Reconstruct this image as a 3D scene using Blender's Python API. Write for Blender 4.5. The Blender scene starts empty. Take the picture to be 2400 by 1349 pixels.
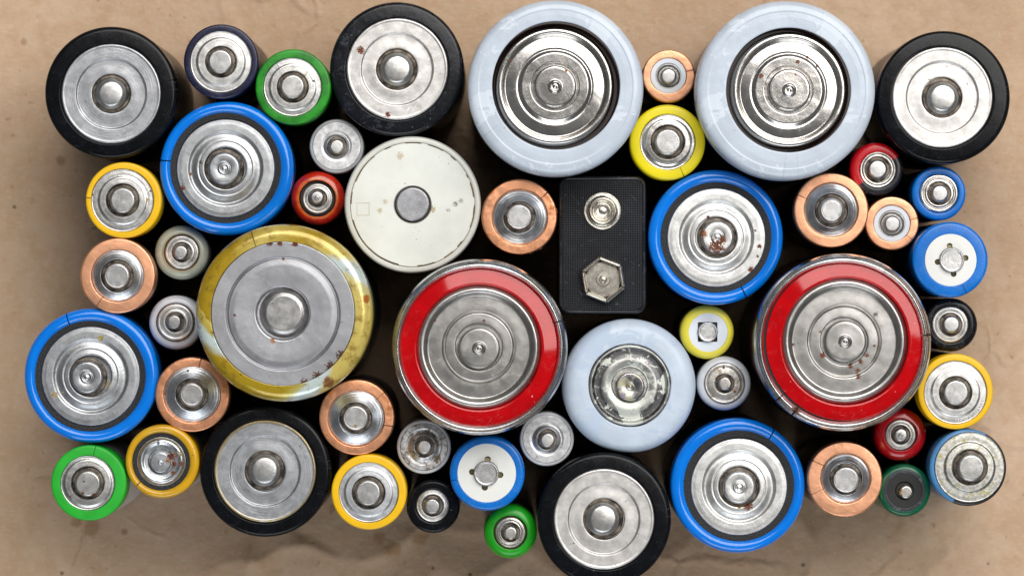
import bpy, math, random
from mathutils import noise as mnoise, Vector

# ------------------------------------------------------------------ scene, camera, light
SC = bpy.context.scene
COL = SC.collection
F = 10890.0          # focal length in photo pixels (2400 wide)
ZC = 0.950           # camera height above the paper, metres

cam = bpy.data.cameras.new("camera")
cam.sensor_width = 36.0
cam.lens = F * 36.0 / 2400.0
cam.clip_start = 0.05
cam.clip_end = 20.0
cam.dof.use_dof = True
cam.dof.focus_distance = ZC - 0.052
cam.dof.aperture_fstop = 21.0
camo = bpy.data.objects.new("camera", cam)
camo.location = (0, 0, ZC)
COL.objects.link(camo)
SC.camera = camo

world = bpy.data.worlds.new("World")
SC.world = world
world.use_nodes = True
bg = world.node_tree.nodes["Background"]
bg.inputs[0].default_value = (0.92, 0.96, 1.0, 1)
bg.inputs[1].default_value = 0.115


def softbox(name, loc, target, sx, sy, power, col):
    l = bpy.data.lights.new(name, 'AREA')
    l.shape = 'RECTANGLE'
    l.size, l.size_y = sx, sy
    l.energy = power
    l.color = col
    o = bpy.data.objects.new(name, l)
    o.location = loc
    d = Vector(target) - Vector(loc)
    o.rotation_euler = d.to_track_quat('-Z', 'Y').to_euler()
    COL.objects.link(o)
    return o


softbox("softbox_key", (0.34, 0.66, 1.12), (0.12, 0.31, 0.0), 1.30, 1.05, 22.5, (1.0, 0.975, 0.94))
softbox("softbox_fill", (-0.05, -1.20, 0.95), (0, 0, 0.0), 1.0, 0.8, 8.5, (0.90, 0.95, 1.0))

SC.view_settings.view_transform = 'Standard'
SC.view_settings.look = 'None'
SC.view_settings.exposure = 0.0
SC.view_settings.gamma = 1.0
SC.cycles.use_denoising = True
SC.cycles.max_bounces = 8


# ------------------------------------------------------------------ node helpers
class NT:
    def __init__(self, name):
        self.mat = bpy.data.materials.new(name)
        self.mat.use_nodes = True
        self.t = self.mat.node_tree
        self.bsdf = self.t.nodes["Principled BSDF"]

    def n(self, typ, ins=None, **props):
        nd = self.t.nodes.new(typ)
        for k, v in props.items():
            setattr(nd, k, v)
        for k, v in (ins or {}).items():
            self.set(nd.inputs[k], v)
        return nd

    def set(self, sock, v):
        if isinstance(v, bpy.types.NodeSocket):
            self.t.links.new(v, sock)
        elif hasattr(v, '__len__') and len(v) == 3 and sock.type == 'RGBA':
            sock.default_value = (*v, 1)
        else:
            sock.default_value = v

    def math(self, op, a, b=0.0, c=None):
        ins = {0: a, 1: b}
        if c is not None:
            ins[2] = c
        return self.n('ShaderNodeMath', ins, operation=op).outputs[0]

    def vmath(self, op, a, b=(0, 0, 0)):
        return self.n('ShaderNodeVectorMath', {0: a, 1: b}, operation=op).outputs[0]

    def noise(self, vec, scale, detail=3.0, rough=0.55, dist=0.0):
        return self.n('ShaderNodeTexNoise', {'Vector': vec, 'Scale': scale, 'Detail': detail, 'Roughness': rough, 'Distortion': dist}).outputs[0]

    def step(self, x, lo, hi, a=0.0, b=1.0):
        return self.n('ShaderNodeMapRange', {0: x, 1: lo, 2: hi, 3: a, 4: b}, interpolation_type='SMOOTHSTEP').outputs[0]

    def mix(self, fac, a, b, mode='MIX'):
        nd = self.n('ShaderNodeMix', None, data_type='RGBA', blend_type=mode)
        self.set(nd.inputs[0], fac)
        self.set(nd.inputs[6], a)
        self.set(nd.inputs[7], b)
        return nd.outputs[2]

    def mm(self):
        tc = self.n('ShaderNodeTexCoord')
        nd = self.n('ShaderNodeVectorMath', {0: tc.outputs['Object'], 'Scale': 1000.0}, operation='SCALE')
        return nd.outputs[0]

    def xyz(self, v):
        s = self.n('ShaderNodeSeparateXYZ', {0: v})
        return s.outputs[0], s.outputs[1], s.outputs[2]

    def vec(self, x, y, z=0.0):
        return self.n('ShaderNodeCombineXYZ', {0: x, 1: y, 2: z}).outputs[0]


_seed = [0]


def surf(name, col, metal=0.0, rough=0.4, mot=0.12, mscale=0.25, brush=None, brush_amt=0.5,
         grain=0.0, gscale=4.0, scratch=0.3, scratch_col=None, specks=0.66, speck_col=(0.05, 0.035, 0.025),
         spots=(), sectors=None, stain=None, dust=0.0, dust_col=(0.5, 0.5, 0.5), spec=0.5, coat=0.0, rvar=0.15,
         band=None, dents=0.0):
    """One weathered surface. Lengths are millimetres in the object's own space.
    spots: (x, y, radius, colour, raggedness); sectors: (start angle in degrees, colour) counter-clockwise."""
    _seed[0] += 1
    rnd = random.Random(_seed[0] * 7.3)
    m = NT(name)
    p = m.mm()
    q = m.vmath('ADD', p, (rnd.uniform(-90, 90), rnd.uniform(-90, 90), rnd.uniform(-90, 90)))
    x, y, z = m.xyz(p)
    flat = m.vec(x, y, 0.0)
    rad = m.n('ShaderNodeVectorMath', {0: flat}, operation='LENGTH').outputs['Value']
    ang = m.math('ARCTAN2', y, x)
    base = col
    if sectors:
        t = m.math('ADD', m.math('DIVIDE', ang, 2 * math.pi), 0.5)
        t = m.math('ADD', t, m.math('MULTIPLY', m.math('SUBTRACT', m.noise(q, 0.5, 3), 0.5), 0.012))
        cr = m.n('ShaderNodeValToRGB', {0: t})
        cr.color_ramp.interpolation = 'LINEAR'
        els = cr.color_ramp.elements
        st = sorted((((a + 180.0) % 360.0) / 360.0, c) for a, c in sectors)
        first = True
        for i, (a, c) in enumerate(st):
            prev = st[i - 1][1]
            for pos, cc in ((max(a - 0.0015, 0), prev), (min(a + 0.0015, 1), c)):
                e = els[0] if first else els.new(pos)
                first = False
                e.position = pos
                e.color = (*cc, 1)
        for e in list(els):
            if e.position == 1.0 and len(els) > 2 * len(st):
                els.remove(e)
                break
        base = cr.outputs[0]
    n1 = m.noise(q, mscale, 4, 0.6)
    if isinstance(base, bpy.types.NodeSocket):
        lo = m.mix(1.0, base, (1 - mot,) * 3, 'MULTIPLY')
        hi = m.mix(1.0, base, (1 + mot * .5,) * 3, 'MULTIPLY')
    else:
        lo = tuple(c * (1 - mot) for c in base)
        hi = tuple(c * (1 + mot * 0.6) for c in base)
    c = m.mix(m.step(n1, 0.32, 0.68), lo, hi)
    rgh = m.math('ADD', rough - rvar * 0.5, m.math('MULTIPLY', m.noise(q, mscale * 2.3, 4, 0.65), rvar))
    bumps = []
    if brush == 'circ':
        bn = m.noise(m.vec(m.math('MULTIPLY', rad, 5.0), m.math('MULTIPLY', ang, 1.3), rnd.uniform(0, 50)), 1.0, 3, 0.7)
        bumps.append((bn, 0.035 * brush_amt))
        c = m.mix(m.step(bn, 0.3, 0.75, 0.0, 0.30 * brush_amt), c, (0.25, 0.25, 0.26))
    elif brush == 'lin':
        a0 = rnd.uniform(0, 3.14)
        u = m.math('ADD', m.math('MULTIPLY', x, math.cos(a0)), m.math('MULTIPLY', y, math.sin(a0)))
        v = m.math('SUBTRACT', m.math('MULTIPLY', y, math.cos(a0)), m.math('MULTIPLY', x, math.sin(a0)))
        bn = m.noise(m.vec(m.math('MULTIPLY', u, 7.0), m.math('MULTIPLY', v, 0.35), rnd.uniform(0, 50)), 1.0, 3, 0.7)
        bumps.append((bn, 0.03 * brush_amt))
        c = m.mix(m.step(bn, 0.35, 0.8, 0.0, 0.3 * brush_amt), c, (0.3, 0.3, 0.31))
    if scratch > 0:
        scol = scratch_col or (tuple(min(1, k * 1.5 + 0.05) for k in col))
        for k in range(2):
            a0 = rnd.uniform(0, 3.14)
            u = m.math('ADD', m.math('MULTIPLY', x, math.cos(a0)), m.math('MULTIPLY', y, math.sin(a0)))
            v = m.math('SUBTRACT', m.math('MULTIPLY', y, math.cos(a0)), m.math('MULTIPLY', x, math.sin(a0)))
            sn = m.noise(m.vec(m.math('MULTIPLY', u, 3.2), m.math('MULTIPLY', v, 0.3), rnd.uniform(0, 50)), 1.0, 2, 0.6, 0.6)
            gate = m.step(m.noise(q, 0.3, 2), 0.5, 0.62)
            msk = m.math('MULTIPLY', m.math('MULTIPLY', m.step(sn, 0.67, 0.72), gate), scratch)
            c = m.mix(msk, c, scol)
    if dust > 0:
        dn = m.math('MULTIPLY', m.step(m.noise(q, 0.33, 5, 0.7, 0.8), 0.5, 0.68), m.step(m.noise(q, 2.2, 3, 0.6), 0.38, 0.62))
        c = m.mix(m.math('MULTIPLY', dn, dust), c, dust_col)
        rgh = m.math('ADD', rgh, m.math('MULTIPLY', dn, dust * 0.35))
    metallic = metal
    if band:
        for (b0, b1, bcol, amt) in band:
            w = m.math('MULTIPLY', m.step(rad, b0, b0 + 0.35), m.step(rad, b1 - 0.35, b1, 1.0, 0.0))
            w = m.math('MULTIPLY', w, m.step(m.noise(q, 0.9, 4, 0.65), 0.5 - .3 * amt, 0.62 - .15 * amt))
            c = m.mix(m.math('MULTIPLY', w, amt), c, bcol)
    if stain:
        scol, lo_, hi_, sc = stain
        sn = m.step(m.noise(q, sc, 5, 0.68, 0.5), lo_, hi_)
        c = m.mix(sn, c, scol)
        rgh = m.math('ADD', rgh, m.math('MULTIPLY', sn, 0.18))
    if specks < 0.9:
        s1 = m.math('ADD', m.noise(q, 1.7, 2, 0.5), m.math('MULTIPLY', m.math('SUBTRACT', m.noise(q, 0.22, 2), 0.5), 0.25))
        sm = m.step(s1, specks + 0.05, specks + 0.08)
        c = m.mix(m.math('MULTIPLY', sm, 0.9), c, speck_col)
        rgh = m.math('ADD', rgh, m.math('MULTIPLY', sm, 0.3))
        if metal > 0:
            metallic = m.math('MULTIPLY', metal, m.math('SUBTRACT', 1.0, sm))
    for (sx, sy, sr, scol, rag) in spots:
        d = m.n('ShaderNodeVectorMath', {0: flat, 1: (sx, sy, 0.0)}, operation='DISTANCE').outputs['Value']
        e = m.math('ADD', m.math('DIVIDE', d, sr), m.math('MULTIPLY', m.math('SUBTRACT', m.noise(q, 2.6 / max(sr, 0.3) ** 0.5, 5, 0.75), 0.5), rag * 1.3))
        sm = m.step(e, 0.68, 0.86, 1.0, 0.0)
        lite = max(scol) > .4
        vary = m.mix(m.step(m.noise(q, 2.6, 3, 0.7), 0.4, 0.6), tuple(k * (.85 if lite else .45) for k in scol), tuple(min(1, k * (1.05 if lite else 1.5)) for k in scol))
        c = m.mix(sm, c, vary)
        rgh = m.math('ADD', rgh, m.math('MULTIPLY', sm, 0.4))
        metallic = m.math('MULTIPLY', metallic, m.math('SUBTRACT', 1.0, sm))
    if grain > 0:
        bumps.append((m.noise(q, gscale, 2, 0.6), grain))
    if dents > 0:
        bumps.append((m.noise(q, 0.35, 3, 0.5), dents))
    nrm = None
    for h, amt in bumps:
        b = m.n('ShaderNodeBump', {'Height': h, 'Strength': 1.0, 'Distance': amt * 0.001})
        if nrm is not None:
            m.set(b.inputs['Normal'], nrm)
        nrm = b.outputs[0]
    B = m.bsdf
    m.set(B.inputs['Base Color'], c)
    m.set(B.inputs['Metallic'], metallic)
    m.set(B.inputs['Roughness'], m.math('MAXIMUM', rgh, 0.04))
    B.inputs['Specular IOR Level'].default_value = spec
    B.inputs['Coat Weight'].default_value = coat
    B.inputs['Coat Roughness'].default_value = 0.12
    if nrm is not None:
        m.set(B.inputs['Normal'], nrm)
    return m.mat


RUST = (0.13, 0.035, 0.012)
BROWN = (0.09, 0.05, 0.02)


# ------------------------------------------------------------------ mesh helpers
def prof(pts, nf=4):
    """Round the corners of a profile. Points are (r, z[, fillet radius])."""
    out = []
    n = len(pts)
    for i, p in enumerate(pts):
        r, z = p[0], p[1]
        f = p[2] if len(p) > 2 else 0.0
        if f > 0 and 0 < i < n - 1:
            a, b = Vector(pts[i - 1][:2]), Vector(pts[i + 1][:2])
            c = Vector((r, z))
            u, v = a - c, b - c
            lu, lv = u.length, v.length
            if lu < 1e-6 or lv < 1e-6:
                out.append((r, z))
                continue
            u.normalize()
            v.normalize()
            cosv = max(-1, min(1, u.dot(v)))
            half = math.acos(cosv) / 2
            if half > 1.55:
                out.append((r, z))
                continue
            d = min(f / math.tan(half), lu * 0.48, lv * 0.48)
            p0, p1 = c + u * d, c + v * d
            sup = min(0.06, lu * 0.02 + 0.005)
            if lu - d > 0.2:
                q = p0 + u * 0.07
                out.append((q.x, q.y))
            for k in range(nf + 1):
                t = k / nf
                w = p0 * (1 - t) ** 2 + c * 2 * t * (1 - t) + p1 * t * t
                out.append((w.x, w.y))
            if lv - d > 0.2:
                q = p1 + v * 0.07
                out.append((q.x, q.y))
        else:
            out.append((r, z))
    return out


def mesh_obj(name, verts, faces, mat, parent, sharp=38.0):
    me = bpy.data.meshes.new(name)
    me.from_pydata([(v[0] * .001, v[1] * .001, v[2] * .001) for v in verts], [], faces)
    me.materials.append(mat)
    me.polygons.foreach_set('use_smooth', [True] * len(me.polygons))
    me.set_sharp_from_angle(angle=math.radians(sharp))
    o = bpy.data.objects.new(name, me)
    COL.objects.link(o)
    o.parent = parent
    return o


def wave(seed, th):
    r = random.Random(seed)
    s = 0.0
    for k in (1, 2, 3, 5, 8, 13, 21):
        s += math.sin(k * th + r.uniform(0, 6.28)) * r.uniform(0.3, 1.0) / (1 + 0.35 * k)
    return s


def lathe(name, pts, mat, parent, n=96, off=(0, 0), slits=(), shift=(0, 0), rough_in=0.0, seed=1, rin_fn=None, warp=0.0, nf=4):
    """Turned part. Profile runs from the outer foot up and in towards the axis (mm)."""
    P = prof(pts, nf)
    R = max(p[0] for p in P)
    rin = min(p[0] for p in P)
    angs = [2 * math.pi * i / n for i in range(n)]
    cuts = []
    for (deg, wid) in slits:
        a = math.radians(deg) % (2 * math.pi)
        h = wid / R / 2
        angs = [t for t in angs if abs((t - a + math.pi) % (2 * math.pi) - math.pi) > h * 1.3]
        angs += [(a - h) % (2 * math.pi), (a + h) % (2 * math.pi)]
        cuts.append((a, h))
    angs.sort()
    N = len(angs)
    V, Fc = [], []
    pole = P[-1][0] < 1e-6
    rows = P[:-1] if pole else P
    for (r, z) in rows:
        w = (R - r) / (R - rin) if R - rin > 1e-6 else 0.0
        for t in angs:
            rr = r
            if rough_in:
                rr = r + rough_in * w * wave(seed, t)
            if rin_fn and w > 0.6:
                rr = max(rr, rin_fn(t))
            zz = z + (warp * wave(seed + 5, t) if warp else 0.0)
            V.append((off[0] + shift[0] * w + rr * math.cos(t), off[1] + shift[1] * w + rr * math.sin(t), zz))

    def gap(j):
        mid = angs[j] + ((angs[(j + 1) % N] - angs[j]) % (2 * math.pi)) / 2
        return any(abs((mid - a + math.pi) % (2 * math.pi) - math.pi) < h * 0.9 for a, h in cuts)
    for i in range(len(rows) - 1):
        for j in range(N):
            if cuts and gap(j):
                continue
            k = (j + 1) % N
            Fc.append((i * N + j, i * N + k, (i + 1) * N + k, (i + 1) * N + j))
    if pole:
        V.append((off[0] + shift[0], off[1] + shift[1], P[-1][1]))
        b = (len(rows) - 1) * N
        for j in range(N):
            Fc.append((b + j, b + (j + 1) % N, len(V) - 1))
    if cuts:       # close the two cut edges with walls 0.35 mm deep
        for j in range(N):
            if gap(j):
                for jj, flip in ((j, False), ((j + 1) % N, True)):
                    base = len(V)
                    for i in range(len(rows)):
                        v = V[i * N + jj]
                        rr = math.hypot(v[0] - off[0], v[1] - off[1])
                        V.append((off[0] + (v[0] - off[0]) * (rr - .35) / rr, off[1] + (v[1] - off[1]) * (rr - .35) / rr, v[2] - 0.35))
                    for i in range(len(rows) - 1):
                        f = (i * N + jj, (i + 1) * N + jj, base + i + 1, base + i)
                        Fc.append(f[::-1] if flip else f)
    return mesh_obj(name, V, Fc, mat, parent)


SHADE_RING = []


class Battery:
    def __init__(s, cx, cy, R, zt, label, group=None, name="battery"):
        """cx, cy, R: centre and radius in photo pixels of the rim standing zt mm above the paper."""
        s.cx, s.cy, s.R, s.zt = cx, cy, R, zt
        s.k = (ZC * 1000 - zt) / F
        e = bpy.data.objects.new(name, None)
        e.empty_display_size = 0.005
        e.location = ((cx - 1200) * s.k * .001, (674.5 - cy) * s.k * .001, 0)
        COL.objects.link(e)
        e['label'] = label
        e['category'] = "battery"
        if group:
            e['group'] = group
        s.e = e
        s.seed = int(cx * 13 + cy * 7)

    def pp(s, pts):
        return [(p[0] * s.k, p[1] + s.zt) + tuple(p[2:]) for p in pts]

    def at(s, c):
        return ((c[0] - s.cx) * s.k, (s.cy - c[1]) * s.k) if c else (0, 0)

    def spot(s, px, py, r, col=RUST, rag=2.2):
        a = s.at((px, py))
        return (a[0], a[1], r * s.k, col, rag)

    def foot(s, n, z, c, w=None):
        """Dark ring in the moat round the nub; its colour paints the shade there."""
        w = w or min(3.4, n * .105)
        s.part("shade_ring", [(n + 2.0, z - .3), (n + .9, z - .02, .05), (n - w * .3, z + .02, .1), (n - w - 1.5, z + .04)], M['nub_shade'], c=c, n=64)

    def part(s, name, pts, mat, c=None, **kw):
        kw.setdefault('seed', s.seed)
        if name == 'end_cap':
            kw.setdefault('warp', .018)
            kw.setdefault('shift', (s.k * wave(s.seed, 1.0), s.k * wave(s.seed, 2.7)))
        return lathe(name, s.pp(pts), mat, s.e, off=s.at(c), **kw)

    def sleeve(s, rin, mat, body, sh=0.6, dip=0.7, slits=(), c_in=None, rough_in=0.05, split=8.0, name="outer_sleeve", slope=0.0, n=128, inner_f=0.15, liner=None, mid=None):
        """Plastic or foil sleeve: flat rim between rin and the rounded shoulder, wall down to the label."""
        R = s.R
        shp = sh / s.k
        pts = [(R, -split), (R, -sh, 0.0)]
        for k in range(1, 7):
            a = k / 6 * math.pi / 2
            pts.append((R - shp * (1 - math.cos(a)), -sh + sh * math.sin(a)))
        if mid:
            pts += mid
        pts += [(rin, slope, inner_f), (rin, slope - dip)]
        sl = [(d, w * s.k) for d, w in slits]
        s.part(name, pts, mat, shift=s.at(c_in), slits=sl, rough_in=rough_in, n=n)
        # the can under the sleeve, and the printed label below it
        lin = liner or M['can_dark']
        d = 0.38
        s.part("steel_can", [(R - d / s.k, -split + .02), (R - d / s.k, -sh, 0.3), (R - (shp * .7) - d / s.k, -d - sh * .1, 0.3), (rin + 1, min(slope, 0) - d), (rin - 8, -dip - 0.9), (0, -dip - 0.95)], lin, n=64)
        s.part("body_label", [(R - .08 / s.k, -s.zt + .02), (R - .08 / s.k, -split, .05), (R - 1.2 / s.k, -split)], body, n=64)


def ss(a, b, x):
    t = max(0.0, min(1.0, (x - a) / (b - a)))
    return t * t * (3 - 2 * t)


def hump(c, w, x):
    t = abs(x - c) / w
    return (0.5 + 0.5 * math.cos(math.pi * t)) if t < 1 else 0.0


def zfun(r0, r1, fn, step=1.25):
    n = max(2, int((r0 - r1) / step))
    return [(r0 + (r1 - r0) * i / n, fn(r0 + (r1 - r0) * i / n)) for i in range(n + 1)]


MO = 1.1          # depth of the moat pressed round a nub, mm


def moat(n, z, d=MO):
    """Edge of the plate turned down into the moat at the foot of a nub."""
    return [(n + 3.4, z - .02), (n + 2.6, z - .10), (n + 2.0, z - .3), (n + 1.6, z - d * 1.3), (n - 9, z - d * 1.3)]


def nub(n, z, h, f=0.35, top=0.72, dimple=None, d=MO):
    """Nub standing h above a plate at height z, its foot down in the moat."""
    w = min(3.4, n * .105)
    pts = [(n - w, z - d * 1.3 - .1), (n - w - .3, z - d, .1), (n * top + (n - w - n * top) * .55, z + h * .74, f), (n * top, z + h, f)]
    if dimple:
        q = dimple
        pts += zfun(q * 1.35, 0, lambda r: z + h + .04 + .12 * hump(q * .8, q * .3, r) - .10 * hump(q * 1.12, q * .25, r) + .10 * hump(0, q * .4, r) - .08 * hump(q * .48, q * .2, r), .7)
    else:
        pts += [(n * .3, z + h + .02), (0, z + h + .02)]
    return pts


def cap_step(Rm, g, n, z0=-.2, h=.22):
    return [(Rm, z0 - .6), (Rm, z0 - .05, .05), (Rm - 1, z0)] + zfun(Rm - 2, n + 4, lambda r: z0 - .05 * ss(Rm - 12, Rm, r) + h * ss(g + 3.5, g - 3, r) + .04 * ss(g - 4, n + 5, r)) + moat(n, z0 + h)


def cap_cone(Rm, n, z0=-.45, h=.95):
    def fn(r):
        t = (Rm - r) / (Rm - n - 4)
        return z0 + h * (.25 * t + .75 * t ** 1.6) + .018 * math.sin(r * .95) * (1 - t) + .05 * ss(.12, .18, t)
    return [(Rm, z0 - .6), (Rm, z0 - .04, .05)] + zfun(Rm - .8, n + 4, fn) + moat(n, z0 + h + .05, .7)


# ------------------------------------------------------------------ materials
M = {}
M['can_dark'] = surf("dark_can", (0.02, 0.02, 0.022), 0, .5, scratch=0, specks=1)
M['black'] = surf("black_plastic", (0.004, 0.0045, 0.006), 0, .22, mot=.4, scratch=.3, scratch_col=(.09, .10, .12), specks=.71, speck_col=(.12, .13, .14), dust=.14, dust_col=(.05, .055, .07), dents=.03, spec=.22)
M['black_smudge'] = surf("smudged_black_plastic", (0.006, 0.007, 0.010), 0, .24, mot=.4, scratch=.35, scratch_col=(.12, .13, .16), specks=.69, speck_col=(.2, .2, .2), dust=.5, dust_col=(.07, .075, .10), dents=.06, spec=.32)
M['black_body'] = surf("black_label", (0.012, 0.012, 0.014), 0, .35, scratch=.1, specks=.8)
M['navy'] = surf("navy_plastic", (0.009, 0.010, 0.04), 0, .28, mot=.3, scratch=.3, scratch_col=(.1, .1, .18), specks=.72, dust=.4, dust_col=(.07, .07, .12))
M['blue_rim'] = surf("blue_plastic", (0.0, 0.185, 0.74), 0, .15, mot=.06, scratch=.15, scratch_col=(.15, .4, .9), specks=.72, speck_col=(.0, .03, .10), coat=.3, dents=.02)
M['blue_film'] = surf("blue_film", (0.0, 0.15, 0.56), 0, .26, mot=.12, scratch=.25, scratch_col=(.2, .45, .9), specks=.71, speck_col=(.01, .03, .08), dust=.12, dust_col=(.2, .4, .7))
M['blue_body'] = surf("blue_label", (0.01, 0.05, 0.2), 0, .3, specks=1, scratch=0)
M['pale'] = surf("pale_blue_plastic", (0.53, 0.595, 0.68), 0, .26, mot=.08, mscale=.12, scratch=.35, scratch_col=(.72, .80, .90), specks=.73, speck_col=(.10, .09, .08), coat=.15, dents=.09, dust=.25, dust_col=(.42, .46, .52), stain=((.62, .68, .76), .55, .565, .10))
M['pale_c'] = surf("milky_blue_plastic", (0.53, 0.61, 0.71), 0, .38, mot=.08, mscale=.18, scratch=.1, specks=.73, speck_col=(.12, .10, .08), dents=.12, stain=((.46, .55, .68), .52, .56, .16))
M['hole_brown'] = surf("dark_brown_insulator", (0.022, 0.010, 0.008), 0, .35, specks=.74, speck_col=(.2, .12, .07), scratch=0)
M['rubber'] = surf("rough_black_gasket", (0.009, 0.009, 0.010), 0, .5, mot=.5, grain=.16, gscale=3.0, scratch=0, specks=.72, speck_col=(.05, .05, .05), mscale=2.2, spec=.4)
M['yellow'] = surf("yellow_film", (0.86, 0.50, 0.004), 0, .34, mot=.06, scratch=.12, scratch_col=(.9, .6, .1), specks=.72, speck_col=(.14, .06, .01))
M['lemon'] = surf("lemon_film", (0.80, 0.66, 0.0), 0, .34, mot=.06, scratch=.1, specks=.74, speck_col=(.06, .04, .02))
M['lemon_pale'] = surf("pale_lemon_film", (0.78, 0.68, 0.06), 0, .38, mot=.08, scratch=.1, specks=.78)
M['gold_plastic'] = surf("gold_plastic", (0.62, 0.34, 0.008), 0, .24, mot=.10, scratch=.15, specks=.71, speck_col=(.08, .04, .01), coat=.3)
M['green_dark'] = surf("worn_green_film", (0.012, 0.24, 0.010), 0, .33, mot=.35, mscale=.4, scratch=.5, scratch_col=(.10, .42, .06), specks=.68, speck_col=(.01, .05, .01), dust=.35, dust_col=(.10, .30, .05))
M['green'] = surf("bright_green_film", (0.012, 0.40, 0.022), 0, .42, mot=.12, scratch=.15, scratch_col=(.1, .5, .1), specks=.76, speck_col=(.02, .1, .02))
M['green_small'] = surf("green_plastic", (0.010, 0.33, 0.010), 0, .30, mot=.15, scratch=.45, scratch_col=(.10, .5, .07), specks=.72, speck_col=(.0, .08, .01), dust=.3, dust_col=(.06, .4, .04))
M['green_teal'] = surf("dark_green_plastic", (0.002, 0.10, 0.045), 0, .26, mot=.2, scratch=.3, scratch_col=(.05, .3, .18), specks=.8)
M['red_small'] = surf("red_orange_plastic", (0.50, 0.020, 0.006), 0, .22, mot=.3, mscale=.5, scratch=.3, scratch_col=(.8, .25, .05), specks=.72, speck_col=(.10, .01, .01), coat=.3, band=((3.3, 4.3, (.65, .16, .01), .7),))
M['red_deep'] = surf("deep_red_plastic", (0.36, 0.003, 0.007), 0, .20, mot=.15, scratch=.3, scratch_col=(.7, .15, .15), specks=.76, coat=.4)
M['red_ring'] = surf("glossy_red_plastic", (0.47, 0.0005, 0.003), 0, .07, mot=.12, rvar=.05, scratch=.35, scratch_col=(.65, .12, .12), dust=.12, dust_col=(.55, .12, .12), specks=.70, speck_col=(.75, .35, .33))
M['redblack'] = surf("red_and_black_film", (0.5, 0.005, 0.01), 0, .27, mot=.15, scratch=.3, scratch_col=(.5, .3, .3), specks=.72, speck_col=(.05, .02, .02), sectors=[(30, (.62, .006, .014)), (222, (.012, .013, .018))])
M['copper'] = surf("copper_film", (0.86, 0.43, 0.25), .88, .37, mot=.10, grain=.018, gscale=6, scratch=.22, scratch_col=(.95, .62, .42), specks=.70, speck_col=(.16, .06, .03), dents=.10)
M['copper_old'] = surf("worn_copper_film", (0.80, 0.375, 0.205), .88, .36, mot=.15, grain=.022, gscale=6, scratch=.35, scratch_col=(.95, .62, .42), specks=.68, speck_col=(.16, .06, .03), dents=.15, stain=((.55, .20, .07), .56, .64, .22))
M['copper_liner'] = surf("copper_foil_edge", (0.36, 0.15, 0.07), .5, .5, specks=1, scratch=0)
M['clear'] = surf("translucent_grey_plastic", (0.43, 0.44, 0.46), 0, .28, mot=.08, scratch=.2, specks=.76, coat=.2)
M['clear_white'] = surf("milky_white_plastic", (0.57, 0.58, 0.60), 0, .28, mot=.10, scratch=.2, specks=.71, speck_col=(.12, .09, .06), coat=.2)
M['greygreen'] = surf("grey_green_plastic", (0.36, 0.38, 0.31), 0, .30, mot=.12, scratch=.2, specks=.72, coat=.3, band=((3.1, 3.9, (.22, .13, .04), .9),))
M['whitep'] = surf("worn_white_plastic", (0.57, 0.59, 0.63), 0, .30, mot=.12, scratch=.3, specks=.68, speck_col=(.10, .08, .06), coat=.2, stain=((.16, .13, .10), .66, .70, .35), band=((3.3, 4.1, (.16, .11, .06), .9),))
M['whitep2'] = surf("plain_white_plastic", (0.62, 0.64, 0.68), 0, .30, mot=.08, scratch=.2, specks=.72, speck_col=(.10, .06, .04), coat=.2)
M['ivory'] = surf("ivory_plastic", (0.68, 0.69, 0.64), 0, .33, mot=.05, scratch=.12, scratch_col=(.6, .58, .5), specks=.70, speck_col=(.16, .11, .06))
M['ivory_rim'] = surf("ivory_rim_plastic", (0.66, 0.66, 0.605), 0, .25, mot=.06, scratch=.2, specks=.71, speck_col=(.2, .10, .05), coat=.2)
M['nub_shade'] = surf("painted_nub_shade", (0.15, 0.125, 0.10), .6, .48, mot=.85, mscale=.7, scratch=0, specks=.74, speck_col=(.10, .07, .04), spec=.2)  # dark brown that paints the shade at the foot of the nubs
M['grime'] = surf("brown_grime", (0.20, 0.13, 0.05), 0, .7, mot=.5, mscale=.6, scratch=0, specks=.7)
M['white_card'] = surf("white_card", (0.78, 0.78, 0.75), 0, .6, mot=.03, scratch=0, specks=.75, speck_col=(.2, .17, .13))
M['white_ring'] = surf("white_insulator", (0.70, 0.74, 0.80), 0, .45, mot=.04, scratch=.1, specks=.75)
M['well'] = surf("olive_metal_well", (0.16, 0.13, 0.07), .5, .4, specks=.74, scratch=.2)
M['well_black'] = surf("black_well", (0.012, 0.012, 0.012), 0, .5, specks=1, scratch=0)
M['block_top'] = None
ST = dict(metal=1.0, scratch=.4)


def steel(name, tone=(0.64, 0.63, 0.61), rough=.33, **kw):
    a = dict(metal=1.0, mot=.20, mscale=.5, scratch=.55, brush='circ', brush_amt=.45, specks=.70, grain=.014, gscale=5, dents=.05)
    a.update(kw)
    return surf(name, tone, rough=rough, **a)


M['steel'] = steel("brushed_nickel", rough=.41)
M['steel_cool'] = steel("cool_brushed_steel", (0.60, 0.61, 0.63), .42, brush_amt=.7)
M['steel_matte'] = steel("matte_steel", (0.56, 0.56, 0.57), .44, brush=None, grain=.012, gscale=5, mot=.18, mscale=.8)
M['nub'] = steel("nub_steel", (0.56, 0.555, 0.55), .36, brush='lin', brush_amt=.5, grain=.012, gscale=5, mot=.2, mscale=.7, specks=.71)
M['nub_soft'] = steel("nub_satin_steel", (0.58, 0.57, 0.55), .34, brush=None, grain=.010, gscale=5, mot=.18, mscale=.5)
M['cone'] = steel("turned_steel", (0.64, 0.66, 0.69), .34, brush_amt=.8)
M['cap_c'] = steel("bright_satin_nickel", (0.62, 0.60, 0.58), .43, brush='lin', brush_amt=.45, dents=.02)
M['cap_c_cool'] = steel("cool_satin_steel", (0.46, 0.47, 0.49), .41, brush='circ', brush_amt=.9)
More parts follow.
